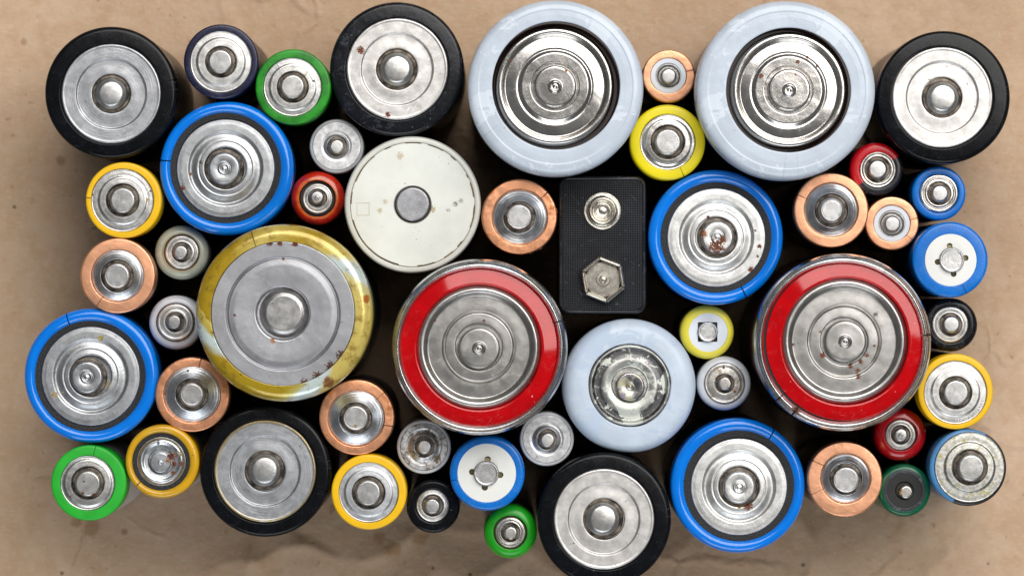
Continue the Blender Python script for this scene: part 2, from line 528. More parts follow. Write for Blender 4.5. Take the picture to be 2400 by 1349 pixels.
M['shiny'] = steel("polished_nickel", (0.70, 0.67, 0.635), .24, brush=None, grain=.003, mot=.12, mscale=.15, dents=.03, rvar=.12, scratch=.3, dust=.2, dust_col=(.5, .48, .46), specks=.72, speck_col=(.12, .06, .03))
M['rim_steel'] = steel("rolled_steel_rim", (0.60, 0.60, 0.60), .22, brush='circ', brush_amt=.2, specks=.71, rvar=.08)

G_BLACK = "big batteries with a wide black rim"
G_BLUE = "big blue rimmed batteries with a rough black gasket"
G_PALE = "big batteries with a pale blue plastic top"
G_RED = "biggest batteries with a glossy red ring"
G_COP = "copper rimmed batteries"
G_COPS = "small copper rimmed batteries"
G_YEL = "yellow rimmed batteries"
G_GRN = "green rimmed batteries"
G_SIL = "small silver batteries with a pale translucent rim"
G_WHI = "small batteries with a whitish plastic rim"
G_DISC = "blue batteries with a white disc"
G_SBLK = "small black rimmed batteries"
G_SRED = "small red rimmed batteries"

ZAA, ZAAA, ZC_, ZD = 49.2, 43.5, 48.6, 59.4


# ------------------------------------------------------------------ families
def black_c(cx, cy, R, mc, Rm, g, nc, n, label, cap='cap_c', mat='black', spots=(), edge=False, lip=False, slits=()):
    b = Battery(cx, cy, R, ZC_, label, G_BLACK)
    capm = M[cap]
    if edge:
        capm = steel("tarnished_satin_steel", (0.46, 0.47, 0.49), .40, brush='circ', brush_amt=.9, band=((9.2, 10.4, (.38, .29, .13), .85),))
    if spots:
        capm = steel("spotted_satin_nickel", (0.62, 0.60, 0.58), .43, brush='lin', brush_amt=.45, spots=[b.spot(*q) for q in spots])
    b.sleeve(Rm + 3, M[mat], M['black_body'], sh=.9, dip=.9, c_in=mc, rough_in=.06, inner_f=.2, slope=.1, slits=slits)
    z = .15 if lip else -.15
    pts = [(Rm + 2, -1.2), (Rm + 1, z - .12, .1), (Rm - .5, z)] + zfun(Rm - 2, n + 5, lambda r: z + .06 * hump(Rm - 3, 4, r) - .30 * ss(g + 2, g - 2.5, r) + .07 * ss(n + 30, n + 6, r)) + moat(n, z - .23, .7)
    b.part("end_cap", pts, capm, c=mc)
    z2 = z - .9
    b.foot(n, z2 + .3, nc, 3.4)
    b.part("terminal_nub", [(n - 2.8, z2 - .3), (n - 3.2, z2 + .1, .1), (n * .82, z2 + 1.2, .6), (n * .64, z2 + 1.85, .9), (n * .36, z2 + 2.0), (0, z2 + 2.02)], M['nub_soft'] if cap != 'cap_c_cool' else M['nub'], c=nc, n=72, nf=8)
    return b


def blue_c(cx, cy, R, gc, mc, nc, label, slits, spots=(), Rm=111.5, nubspots=(), bright=False):
    Rm = Rm + 4.5
    b = Battery(cx, cy, R, ZC_, label, G_BLUE)
    k = b.k
    w = (R - 128) / 2          # half width of the rounded rim, px
    h = w * k
    pts = [(R, -9)]
    for i in range(0, 13):
        a = i / 12 * math.pi
        pts.append((R - w + w * math.cos(a), -h * .95 + h * .95 * math.sin(a)))
    pts += [(R - 2 * w, -h - .8)]
    b.part("blue_rim", pts, M['blue_rim'], shift=b.at(gc), slits=[(d, q * k) for d, q in slits], n=144, rough_in=.03)
    b.part("steel_can", [(R - 5, -9), (R - 5, -h * 1.1, .3), (R - w, -.45, .8), (R - 2 * w + 4, -h - .5), (R - 2 * w - 6, -h - 1), (0, -h - 1.4)], M['can_dark'], n=64)
    b.part("body_label", [(R - 1, -b.zt + .02), (R - 1, -9, .05), (R - 14, -9)], M['black_body'], n=64)
    b.part("gasket", [(131, -1.6), (130, -.62, .1), (Rm - 1, -.72, .1), (Rm - 2, -1.8)], M['rubber'], c=gc, n=128, rough_in=.02)
    tone = (.68, .675, .66) if bright else (.48, .49, .505)
    cm = steel("worn_grey_cap_steel", tone, .40, brush='circ', brush_amt=.4, mot=.16, mscale=.5, specks=.69, speck_col=(.10, .08, .06), dust=.35, dust_col=(.30, .31, .33), spots=[b.spot(*q) for q in spots])
    s = Rm / 111.5
    b.part("end_cap", [(Rm, -1.8), (Rm, -.6, .15), (Rm - 2, -.34, .2)] + zfun(Rm - 3.5, 49 * s, lambda r: -.26 - .06 * ss(Rm - 14, Rm - 4, r) - .38 * ss(86 * s, 78 * s, r) + .42 * ss(78 * s, 60 * s, r) - .10 * hump(60 * s, 3.5, r) + .08 * ss(57 * s, 50 * s, r)) + moat(44.5 * s, -.16), cm, c=mc, n=128)
    nm = steel("grey_nub_steel", tone, .36, brush=None, grain=.012, gscale=5, mot=.2, mscale=.7, specks=.70, spots=[b.spot(*q) for q in nubspots])
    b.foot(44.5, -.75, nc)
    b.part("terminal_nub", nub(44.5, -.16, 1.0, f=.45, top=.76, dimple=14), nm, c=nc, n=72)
    return b


def copper_aa(cx, cy, R, mc, Rm, nc, n, label, slits, top=.72, mat='copper', small=False, spots=(), nspots=(), ring=0):
    zt = ZAAA if small else ZAA
    b = Battery(cx, cy, R, zt, label, G_COPS if small else G_COP)
    b.sleeve(Rm, M[mat], M['black_body'], sh=.35, dip=.6, slits=slits, c_in=mc, rough_in=.05, name="copper_rim", liner=M['copper_liner'], split=6.0 if not small else 5.0)
    cm = M['cone']
    if spots:
        cm = steel("spotted_turned_steel", (0.62, 0.64, 0.67), .34, brush_amt=.8, spots=[b.spot(*q) for q in spots])
    if small:
        b.part("insulator_ring", [(Rm - .5, -.7), (Rm - .5, -.22, .1), (n + 3, -.2, .1), (n + 1, -.5)], M['white_ring'], c=mc)
        b.part("end_cap", [(n + 2, -.6), (n + 1, -.2, .1), (n - .5, -.18, .1), (n - 3.5, -.6, .3), (n - 5, -1.2), (n - 9, -1.3)], M['steel'], c=nc, n=72)
        b.part("terminal_nub", nub(n - 5, -.35, 1.0, f=.3, top=.66), M['nub'], c=nc, n=64)
    else:
        b.part("end_cap", cap_cone(Rm - .6, n), cm, c=mc)
        nm = M['nub']
        if nspots:
            nm = steel("spotted_nub_steel", (0.56, 0.555, 0.55), .38, brush=None, grain=.014, gscale=5, mot=.2, mscale=.7, spots=[b.spot(*q) for q in nspots])
        z2 = -.45 + .95 + .05
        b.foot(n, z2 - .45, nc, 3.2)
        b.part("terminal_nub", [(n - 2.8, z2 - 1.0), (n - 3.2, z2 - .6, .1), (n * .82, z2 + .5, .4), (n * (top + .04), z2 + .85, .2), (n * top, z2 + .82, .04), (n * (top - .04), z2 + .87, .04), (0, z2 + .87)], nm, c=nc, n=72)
    return b


def fray(b, degs, mat):
    """Shreds of foil standing out from the edge of a copper sleeve."""
    rnd = random.Random(b.seed)
    V, Fc = [], []
    R = b.R * b.k
    for dg in degs:
        a = math.radians(dg)
        a2 = a + rnd.uniform(.05, .12) * rnd.choice((-1, 1))
        w = rnd.uniform(.10, .28)
        l = rnd.uniform(.25, .7)
        p0 = (R - .25) * math.cos(a), (R - .25) * math.sin(a)
        p1 = (R + l * .4) * math.cos(a2), (R + l * .4) * math.sin(a2)
        n_ = -math.sin(a) * w / 2, math.cos(a) * w / 2
        z = b.zt - .12
        o_ = len(V)
        for zz in (0, -.06):
            V += [(p0[0] + n_[0], p0[1] + n_[1], z + zz), (p0[0] - n_[0], p0[1] - n_[1], z + zz), (p1[0] - n_[0] * .3, p1[1] - n_[1] * .3, z + zz - .1), (p1[0] + n_[0] * .3, p1[1] + n_[1] * .3, z + zz - .1)]
        Fc += [(o_, o_ + 1, o_ + 2, o_ + 3), (o_ + 7, o_ + 6, o_ + 5, o_ + 4)] + [(o_ + q_, o_ + 4 + q_, o_ + 4 + (q_ + 1) % 4, o_ + (q_ + 1) % 4) for q_ in range(4)]
    mesh_obj("frayed_foil", V, Fc, M[mat], b.e)


def flat_aa(cx, cy, R, mc, Rm, g, nc, n, label, group, mat, body='black_body', cap='steel', nubm='nub', slits=(), sh=.45, spots=(), nspots=(), stain=None, h=.22, top=.74, rough_in=.04, liner=None, tone=(0.64, 0.63, 0.61), split=8.0):
    b = Battery(cx, cy, R, ZAA, label, group)
    b.sleeve(Rm, M[mat], M[body], sh=sh, dip=.6, slits=slits, c_in=mc, rough_in=rough_in, liner=liner, split=split)
    cm, nm = M[cap], M[nubm]
    if spots or stain:
        cm = steel("stained_cap_steel", tone, .35, brush='circ', brush_amt=.5, specks=.70, spots=[b.spot(*q) for q in spots], stain=stain)
    if nspots:
        nm = steel("stained_nub_steel", (.56, .55, .53), .38, brush=None, grain=.012, gscale=5, spots=[b.spot(*q) for q in nspots])
    b.part("end_cap", cap_step(Rm - .6, g, n, h=h), cm, c=mc, n=112)
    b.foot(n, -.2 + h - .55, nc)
    b.part("terminal_nub", nub(n, -.2 + h, .95, top=top), nm, c=nc, n=72)
    return b


def small_silver(cx, cy, R, mc, Rm, rc, nc, n, label, mat='clear', stained=False, cone_spots=()):
    """Thin translucent rim, matte ring, bright sunken cone and a nub."""
    b = Battery(cx, cy, R, ZAAA, label, G_SIL)
    b.sleeve(Rm, M[mat], M['black_body'], sh=.4, dip=.5, c_in=mc, rough_in=.015, liner=M['clear'], split=14)
    st = ((.20, .16, .10), .46, .64, .9) if stained else None
    fm = steel("matte_ring_steel", (.64, .64, .65), .44, brush=None, grain=.014, gscale=5, mot=.2, mscale=1.2, specks=.70, stain=st)
    b.part("end_cap", [(Rm - .6, -.8), (Rm - .6, -.2, .05), (Rm - 1.5, -.16)] + zfun(Rm - 2.5, n + 4, lambda r: -.16 - .12 * ss(rc + 4, rc - 1, r) + .55 * ss(rc - 1, n + 2, r)) + moat(n, .22, .5), fm, c=mc)
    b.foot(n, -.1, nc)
    b.part("terminal_nub", nub(n, .22, .85, top=.62, f=.35, d=.5), M['steel'], c=nc, n=64)
    return b


def hooded_aaa(cx, cy, R, rin, mc, Rm, nc, n, label, group, mat, sh=1.6, ring='well_black', zc=-.55, cap='steel', dimple=None, spots=(), body='black_body', stain=None, g=None):
    """Round shouldered plastic hood with a small metal button in its opening."""
    b = Battery(cx, cy, R, ZAAA, label, group)
    b.sleeve(rin, M[mat], M[body], sh=sh, dip=1.2, c_in=mc, rough_in=.05, inner_f=.35, liner=M[ring], split=9)
    if rin > Rm + 2:
        b.part("insulator_ring", [(rin + 2, -1.6), (rin + 1, -1.1, .1), (Rm - 1, -1.15, .1), (Rm - 2, -1.5)], M[ring], c=mc, n=72)
    cm = M[cap]
    if spots or stain:
        cm = steel("stained_button_steel", (.6, .58, .55), .34, brush=None, grain=.01, specks=.68, spots=[b.spot(*q) for q in spots], stain=stain)
    g = g or (Rm * .5 + n * .5 + 1)
    b.part("end_cap", [(Rm, zc - .9), (Rm, zc - .1, .2)] + zfun(Rm - 2.5, n + 4, lambda r: zc + .02 + .06 * hump(Rm - 5, 4, r) - .22 * hump(g, 2.6, r) + .08 * ss(g, n + 4, r)) + moat(n, zc + .1, .6), cm, c=mc, n=80)
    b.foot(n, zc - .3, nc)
    b.part("terminal_nub", nub(n, zc + .1, .95, top=.66, f=.3, dimple=dimple, d=.6), M['nub'] if not spots else cm, c=nc, n=64)
    return b


def disc_batt(cx, cy, R, rd, dc, nc, n, label, mat, zt, notch_deg, notch_r, notch_at, square=False, slits=(), group=None, body='blue_body', well='well', sh=.7):
    """Sleeve with a white disc; four vents are cut in the disc around the nub."""
    b = Battery(cx, cy, R, zt, label, group)
    k = b.k
    b.sleeve(rd, M[mat], M[body], sh=sh, dip=.4, slits=slits, c_in=dc, rough_in=.02, liner=M['can_dark'])

    def rin(t):
        best = (n + .8) * k
        for q in range(4):
            a = math.radians(notch_deg + 90 * q)
            d = (t - a + math.pi) % (2 * math.pi) - math.pi
            if square:
                half = notch_r / notch_at
                if abs(d) < 0.62:
                    best = max(best, min(notch_at, (n + .0) / max(math.cos(abs(abs(d) - math.pi / 4)), .6)) * k)
            else:
                s_ = notch_at * math.sin(d)
                if abs(d) < 1.2 and abs(s_) < notch_r:
                    best = max(best, (notch_at * math.cos(d) + math.sqrt(notch_r ** 2 - s_ ** 2)) * k)
        return best
    b.part("white_disc", [(rd + 2, -.5), (rd + 1.5, -.12, .05), (n + 1, -.12), (n + .8, -.55)], M['white_card'] if not square else M['white_ring'], c=nc if square else nc, n=240, rin_fn=rin)
    b.part("vent_well", [(n + 14, -.75), (n + 13, -.7), (0, -.7)], M[well], c=nc, n=64)
    b.part("terminal_nub", [(n, -.75), (n, .55, .2), (n - 1.5, .75, .2), (n - 4, .72, .1), (n - 5.5, .66, .05), (0, .66)], M['nub'], c=nc, n=80)
    return b


# ------------------------------------------------------------------ the paper they stand on
def seg_dist(px, py, ax, ay, bx, by):
    vx, vy = bx - ax, by - ay
    t = max(0, min(1, ((px - ax) * vx + (py - ay) * vy) / (vx * vx + vy * vy)))
    dx, dy = px - ax - t * vx, py - ay - t * vy
    side = vx * (py - ay) - vy * (px - ax)
    return math.hypot(dx, dy), (1 if side > 0 else -1), t


def build_paper():
    creases = [   # photo pixel polylines on the paper, step height mm, width mm
        ([(600, 1318), (660, 1284), (720, 1276), (790, 1306), (840, 1318), (900, 1300), (936, 1278), (960, 1262)], 1.40, 1.32),
        ([(490, 1349), (520, 1322), (570, 1312), (612, 1318)], 0.97, 1.14),
        ([(706, 1252), (760, 1278), (812, 1312)], -0.92, 1.32),
        ([(1050, 1240), (1100, 1246), (1180, 1240)], 0.49, 0.90),
        ([(1240, 1290), (1290, 1330), (1330, 1349)], 0.86, 1.32),
        ([(600, 1318), (560, 1349)], 0.54, 1.44),
        ([(0, 540), (90, 532), (190, 520)], 0.32, 1.20),
        ([(2170, 1340), (2170, 1260), (2180, 1200)], 0.16, 1.80),
        ([(0, 230), (120, 246)], 0.16, 2.40),
        ([(1850, 1349), (1930, 1300), (2040, 1270)], 0.13, 2.40),
    ]
    k0 = ZC * 1000 / F
    cw = [([((x - 1200) * k0, (674.5 - y) * k0) for x, y in pl], h, w) for pl, h, w in creases]
    W_, H_ = 360.0, 270.0
    xs = [-W_ + i * (2 * W_) / 420 for i in range(421)]
    ys = [-H_ + i * (2 * H_) / 320 for i in range(321)]
    # finer near the picture
    xs = sorted(set([round(x, 3) for x in xs if abs(x) > 110] + [round(-110 + i * 0.7, 3) for i in range(315)]))
    ys = sorted(set([round(y, 3) for y in ys if abs(y) > 64] + [round(-64 + i * 0.7, 3) for i in range(184)]))
    V = []
    for y in ys:
        for x in xs:
            z = 0.5 * mnoise.noise(Vector((x * .02, y * .02, 3.1))) + 0.16 * mnoise.noise(Vector((x * .11, y * .11, 7.7)))
            r = 1 - abs(mnoise.noise(Vector((x * .035 + 9, y * .035, 1.3)))) * 2
            low = max(0.0, min(1.0, (-y - 30) / 25.0)) * (1.0 if abs(x) < 90 else 0.5)
            z += 1.3 * low * max(r, 0) ** 5
            if abs(x) < 130 and abs(y) < 75:
                for pl, h, w in cw:
                    best = None
                    for i in range(len(pl) - 1):
                        d, s, t = seg_dist(x, y, *pl[i], *pl[i + 1])
                        if best is None or d < best[0]:
                            best = (d, s)
                    d, s = best
                    if d < w * 7:
                        z += h * math.exp(-(d / (w * (2.6 if s > 0 else 1.0))) ** 1.15)
            ins = min(max((abs(x) - 82) / 12.0, (abs(y) - 40) / 10.0), 1.0)
            fl = max(0.0, ins)
            V.append((x, y, -0.35 + (z * fl if fl < 1 else z) * 1.0 - 0.25 * (1 - fl)))
    nx = len(xs)
    Fc = [(j * nx + i, j * nx + i + 1, (j + 1) * nx + i + 1, (j + 1) * nx + i) for j in range(len(ys) - 1) for i in range(nx - 1)]
    m = NT("kraft_paper")
    p = m.mm()
    n_big = m.noise(p, .028, 4, .6)
    n_mid = m.noise(p, .22, 5, .62)
    n_fib = m.noise(m.vmath('MULTIPLY', p, (1.0, 2.6, 1)), .9, 4, .65, .5)
    c = m.mix(m.step(n_big, .3, .7), (.51, .355, .235), (.61, .44, .305))
    c = m.mix(m.step(n_mid, .34, .70, 0, .6), c, (.48, .30, .175))
    c = m.mix(m.step(n_fib, .50, .74, 0, .45), c, (.72, .52, .355))
    sp = m.math('ADD', m.noise(p, .62, 2, .5), m.math('MULTIPLY', m.math('SUBTRACT', m.noise(p, .06, 2), .5), .2))
    c = m.mix(m.step(sp, .71, .77, 0, .5), c, (.20, .115, .055))
    sp2 = m.noise(m.vmath('ADD', p, (31, 17, 5)), .30, 3, .6)
    c = m.mix(m.step(sp2, .68, .76, 0, .55), c, (.30, .165, .075))
    for (px, py, r, col, amt) in [(215, 1234, 24, (.26, .13, .05), .55), (180, 1222, 14, (.24, .12, .045), .5), (292, 1245, 9, (.22, .11, .04), .6),
                                  (920, 1285, 22, (.32, .17, .06), .6), (890, 1258, 18, (.28, .14, .05), .55), (985, 1260, 20, (.33, .18, .07), .5), (145, 1342, 6, (.1, .06, .03), .8),
                                  (140, 375, 12, (.25, .12, .05), .55), (1015, 1330, 6, (.12, .08, .04), .8), (2316, 1320, 5, (.1, .08, .05), .8), (33, 484, 5, (.08, .05, .03), .8), (1882, 1322, 6, (.1, .07, .04), .8), (75, 470, 10, (.3, .18, .1), .3), (1102, 1345, 5, (.1, .06, .03), .8), (55, 98, 9, (.2, .11, .05), .5)]:
        d = m.n('ShaderNodeVectorMath', {0: m.vmath('MULTIPLY', p, (1, 1, 0)), 1: ((px - 1200) * k0, (674.5 - py) * k0, 0)}, operation='DISTANCE').outputs['Value']
        e = m.math('ADD', m.math('DIVIDE', d, r * k0), m.math('MULTIPLY', m.math('SUBTRACT', m.noise(p, .55, 4, .65), .5), 1.6))
        c = m.mix(m.math('MULTIPLY', m.step(e, .5, 1.15, 1, 0), amt), c, col)
    m.set(m.bsdf.inputs['Base Color'], c)
    m.bsdf.inputs['Roughness'].default_value = .72
    m.bsdf.inputs['Specular IOR Level'].default_value = .25
    warp = m.n('ShaderNodeVectorMath', {0: m.n('ShaderNodeTexNoise', {'Vector': p, 'Scale': .05, 'Detail': 3.0}).outputs['Color'], 'Scale': 26.0}, operation='SCALE').outputs[0]
    pw = m.vmath('ADD', p, warp)
    fold = None
    for sc_, lo_, wid in ((.018, .46, .035), (.045, .52, .05)):
        ed = m.n('ShaderNodeTexVoronoi', {'Vector': pw, 'Scale': sc_}, feature='DISTANCE_TO_EDGE').outputs['Distance']
        ln_ = m.math('MULTIPLY', m.step(ed, 0.0, wid, 1.0, 0.0), m.step(m.noise(m.vmath('ADD', p, (7, 40, sc_ * 900)), .022, 2), lo_, lo_ + .12))
        fold = ln_ if fold is None else m.math('ADD', fold, m.math('MULTIPLY', ln_, .55))
    b0 = m.n('ShaderNodeBump', {'Height': fold, 'Strength': 1.0, 'Distance': .00036})
    b1 = m.n('ShaderNodeBump', {'Normal': b0.outputs[0], 'Height': m.noise(p, .35, 5, .6), 'Strength': 1.0, 'Distance': .00035})
    b2 = m.n('ShaderNodeBump', {'Height': n_fib, 'Strength': 1.0, 'Distance': .00006, 'Normal': b1.outputs[0]})
    m.set(m.bsdf.inputs['Normal'], b2.outputs[0])
    o = mesh_obj("paper_ground", V, Fc, m.mat, None, sharp=180)
    o['kind'] = 'structure'
    o['label'] = "creased brown kraft paper lying flat under all the batteries"


build_paper()

# ------------------------------------------------------------------ row by row, the batteries
black_c(259.7, 217.5, 155, (260, 220), 116, 82, (260, 220), 43, "black rimmed big battery at the upper left corner, with a dull grey cap", cap='cap_c_cool', slits=[(12, 2)])
black_c(930, 162, 157, (931, 162), 118, 84, (930, 163), 46, "black rimmed big battery with smudged rim and brown flecks beside the left pale blue battery", mat='black_smudge', spots=[(845, 118, 11), (909, 268, 8), (822, 100, 4)], lip=True)
black_c(2212, 228.5, 156, (2209, 228.5), 117, 84, (2209, 230), 45, "black rimmed big battery with clean bright cap at the upper right corner")
black_c(622, 1104, 154, (621, 1103), 119, 82, (620, 1101), 45, "black rimmed big battery with tarnished yellowish cap edge at the lower left", cap='cap_c_cool', edge=True, lip=True, slits=[(-18, 2)])
black_c(1416, 1217, 157, (1415.5, 1215.5), 117, 83.6, (1413, 1215), 46, "black rimmed big battery at the bottom, cut off by the picture edge", lip=True)

blue_c(530.7, 394.6, 157, (528, 393.5), (528.5, 395), (525.5, 395.5), "blue rimmed big battery with black gasket below the small navy battery", [(173, 3.2)],
       spots=[(428, 440, 7), (446, 408, 4), (470, 380, 5, BROWN)])
blue_c(1677.6, 556, 158, (1678.5, 556), (1679, 556.5), (1681, 556), "blue rimmed big battery with a large rust patch on its nub", [(-63, 3.2)], bright=True,
       spots=[(1780, 577, 7), (1660, 509, 5), (1776, 600, 4), (1760, 632, 8), (1770, 540, 3)], nubspots=[(1680, 577, 21, RUST, 3.0), (1648, 546, 11, (.25, .10, .03), 2.5), (1693, 560, 10, RUST, 3.0)])
blue_c(213.5, 880, 157.5, (210.5, 881), (212, 881), (204, 883.5), "blue rimmed big battery at the left edge with yellow corroded dots on the cap", [(112, 3.2)],
       spots=[(235, 792, 9, (.30, .24, .08), 1.2), (127, 924, 9, (.34, .25, .12), 1.8), (147, 921, 6, (.2, .18, .15), 2), (250, 900, 10, (.42, .38, .25), 2.5), (186, 913, 6, BROWN, 2)], Rm=112)
blue_c(1729.5, 1137.5, 157.5, (1732, 1138), (1732, 1140), (1732, 1141), "blue rimmed big battery at the bottom with one small rust fleck below its nub", [(57, 3.2)],
       spots=[(1754, 1184, 13, RUST, 2.8), (1733, 1186, 6, (.30, .16, .03), 1.5)], Rm=109.5, bright=True)


def pale_d(cx, cy, R, hc, rh, mc, Rm, nc, label, body, spots, slits=()):
    b = Battery(cx, cy, R, ZD, label, G_PALE)
    k = b.k
    Rm = Rm - 3
    b.sleeve(rh, M['pale'], M[body], sh=1.7, dip=2.4, c_in=hc, rough_in=.04, inner_f=.25, n=160, split=11, liner=M['hole_brown'], mid=[(R - 24, .06, .4), (R - 27, -.03, .2), (R - 40, .02, .5)], slits=slits)
    b.part("insulator_ring", [(rh + 3, -2.9), (rh + 2, -2.3), (Rm - 4, -2.35), (Rm - 5, -2.8)], M['hole_brown'], c=hc, n=96)
    cm = steel("polished_nickel_cap", (0.63, 0.605, 0.575), .21, brush=None, grain=.003, mot=.16, mscale=.12, dents=.045, rvar=.14, scratch=.5, specks=.715, speck_col=(.12, .06, .03), dust=.25, dust_col=(.36, .33, .32), spots=[b.spot(*q) for q in spots])
    def fn(r):
        z = -1.25 - .8 * ss(Rm - 4, Rm + 3, r) + .95 * ss(Rm + 1, Rm - 8, r) * ss(Rm - 25, Rm - 15, r) + .10 * hump(Rm - 11, 8, r)
        z += .42 * ss(135, 84, r)
        z += -.08 * hump(87, 4, r) + .35 * ss(86, 77, r)
        return z
    b.part("end_cap", [(Rm, -2.8), (Rm, -2.0)] + zfun(Rm - .4, 58, fn) + moat(54, -.48, .55), cm, c=mc, n=144)
    b.part("terminal_nub", [(51, -1.25), (50.8, -.95, .1), (49.5, .0, .2), (46, .22, .2)] + zfun(42, 0, lambda r: .24 + .03 * ss(40, 14, r) + .30 * hump(12, 5, r) + .18 * hump(0, 5, r) - .06 * hump(6.5, 3, r), 1.0), cm, c=nc, n=96)


pale_d(1302, 206, 206.5, (1303.5, 201), 150, (1300, 202.5), 144, (1301, 203), "pale blue topped largest battery with a scratched polished cap, left of the small copper battery", 'hole_brown',
       [(1327, 167, 5, (.35, .13, .03), 1.5), (1196, 142, 4, RUST, 2), (1395, 310, 4, RUST, 2)], slits=[(214, .35)])
pale_d(1842, 211.5, 210, (1848, 211), 146, (1849, 211.5), 141, (1850, 211), "pale blue topped largest battery with rust flecks, right of the small copper battery", 'blue_body',
       [(1784, 178, 7), (1893, 134, 5), (1870, 145, 6), (1916, 154, 5), (1864, 175, 4, (.4, .16, .04), 2)], slits=[(-92, .35), (-82, .35)])

# pale blue topped C with a corroded cap
b = Battery(1474.5, 904, 157, ZC_, "pale blue topped big battery with a blackened corroded cap, below the block battery", G_PALE)
b.sleeve(97, M['pale_c'], M['blue_body'], sh=2.6, dip=1.0, c_in=(1476.5, 902), rough_in=.08, inner_f=.3, n=144, mid=[(112, .05, 1.0)], liner=M['hole_brown'])
cm = steel("corroded_nickel", (.50, .485, .46), .38, brush=None, mot=.3, mscale=.35, scratch=.2, specks=.67, speck_col=(.03, .03, .025), dents=.02,
           stain=((.60, .62, .57), .535, .55, .30), band=((5.2, 7.5, (.10, .10, .105), .95), (3.2, 5.2, (.42, .47, .43), .5)))
b.part("end_cap", [(97, -1.4), (97, -.5)] + zfun(96.6, 43, lambda r: -.55 - .5 * ss(94, 98, r) + .60 * hump(91, 9, r) + .22 * hump(58, 17, r)) + moat(39, -.5, .5), cm, c=(1476.5, 902), n=128)
b.part("terminal_nub", nub(39, -.45, .9, top=.8, dimple=9, d=.5), steel("iridescent_nub_nickel", (.52, .50, .52), .24, brush=None, mot=.4, mscale=.4, stain=((.44, .42, .30), .5, .6, .4), specks=.70, spots=[b.spot(1460, 925, 8, (.25, .2, .28), 2.5)]), c=(1477, 905.5), n=72)


def red_d(cx, cy, R, r0, r1, rc, mc, Rm, nc, n, label, slits, spots, rimspots=()):
    b = Battery(cx, cy, R, ZD, label, G_RED)
    k = b.k
    rim = M['rim_steel']
    if rimspots:
        rim = steel("rusted_steel_rim", (0.60, 0.60, 0.60), .22, brush='circ', brush_amt=.2, specks=.70, rvar=.08, spots=[b.spot(*q) for q in rimspots])
    def rfn(r):
        u = R - r
        return -1.9 + 1.35 * ss(-3, 6, u) + .10 * hump(4.5, 3.5, u) + .75 * hump(14, 10, u) - 1.3 * ss(R - r0 - 2.5, R - r0 + 1, u)
    b.part("rolled_rim", [(R, -7), (R, -1.9), (R - .2, -1.6)] + zfun(R - 1, r0 - 2, rfn, .8), rim, n=176, slits=[(d, w * k) for d, w in slits])
    b.part("steel_can", [(R - 4, -7), (R - 4, -1.8, .3), (R - 12, -.6, .5), (r0, -1.55), (r1, -1.9), (0, -2.2)], M['can_dark'], n=64)
    b.part("body_label", [(R - 1.5, -b.zt + .02), (R - 1.5, -7, .05), (R - 14, -7)], M['red_body'], n=72)
    b.part("red_ring", [(r0 + 2, -1.6), (r0 + 1, -1.2, .1), (r0 - 3, -1.14, .2), (r1 + 4, -.66, .3), (r1, -.78, .2), (r1 - 2, -1.4)], M['red_ring'], c=rc, n=160)
    cm = steel("dull_nickel_cap", (0.47, 0.455, 0.435), .31, brush=None, mot=.2, mscale=.3, dents=.03, rvar=.16, scratch=.45, specks=.70, speck_col=(.10, .06, .03), dust=.3, dust_col=(.40, .38, .36), spots=[b.spot(*q) for q in spots])
    def fn(r):
        z = -.95 + .80 * ss(Rm + 1, Rm - 9, r) * ss(Rm - 27, Rm - 16, r) + .12 * hump(Rm - 12, 8, r) - .3 * ss(Rm - 3, Rm + 3, r)
        z += .06 * ss(120, 90, r) - .40 * hump(83, 4.5, r) + .06 * ss(82, 60, r)
        return z
    b.part("end_cap", [(Rm, -1.6), (Rm, -1.15)] + zfun(Rm - .4, n + 4, fn) + moat(n, fn(n + 4), .5), cm, c=mc, n=144)
    b.part("terminal_nub", [(n - 3, -1.3), (n - 3.4, -1.0, .1), (n - 4.6, -.02, .2), (n - 8, .22, .2)] + zfun(40, 0, lambda r: .25 + .03 * ss(40, 14, r) + .26 * hump(12, 4.5, r) + .18 * hump(0, 4, r) - .06 * hump(6, 3, r), 1.0), cm, c=nc, n=96)


M['red_body'] = surf("dark_red_label", (0.05, 0.008, 0.012), 0, .3, specks=1, scratch=0)
red_d(1124, 813, 206.5, 182.5, 147, (1123, 814), (1122, 813.5), 146, (1123, 815.5), 53, "red ringed largest battery in the middle, with one cut in its steel rim", [(18, 3)],
      [(1020, 751, 4), (1134, 751, 4), (1002, 856, 4, (.2, .1, .05), 2)])
red_d(1976, 802, 208, 184, 149, (1982, 800), (1979.5, 799), 148, (1981, 799.5), 53.5, "red ringed largest battery on the right, with rust flecks and rusty cuts in the rim", [(5, 3), (221, 3), (235, 4)],
      [(1928, 832, 9, RUST, 2.4), (1994, 857, 8, RUST, 3), (2018, 847, 7, RUST, 3), (2032, 832, 6, RUST, 3), (2012, 882, 7, RUST, 3), (2050, 810, 4), (2010, 868, 6, RUST, 3), (1859, 807, 4), (2054, 737, 8, (.15, .14, .12), 3), (1923, 777, 3)],
      rimspots=[(1866, 960, 12, RUST, 2.2), (2175, 784, 7, RUST, 2), (1826, 934, 6, RUST, 2)])

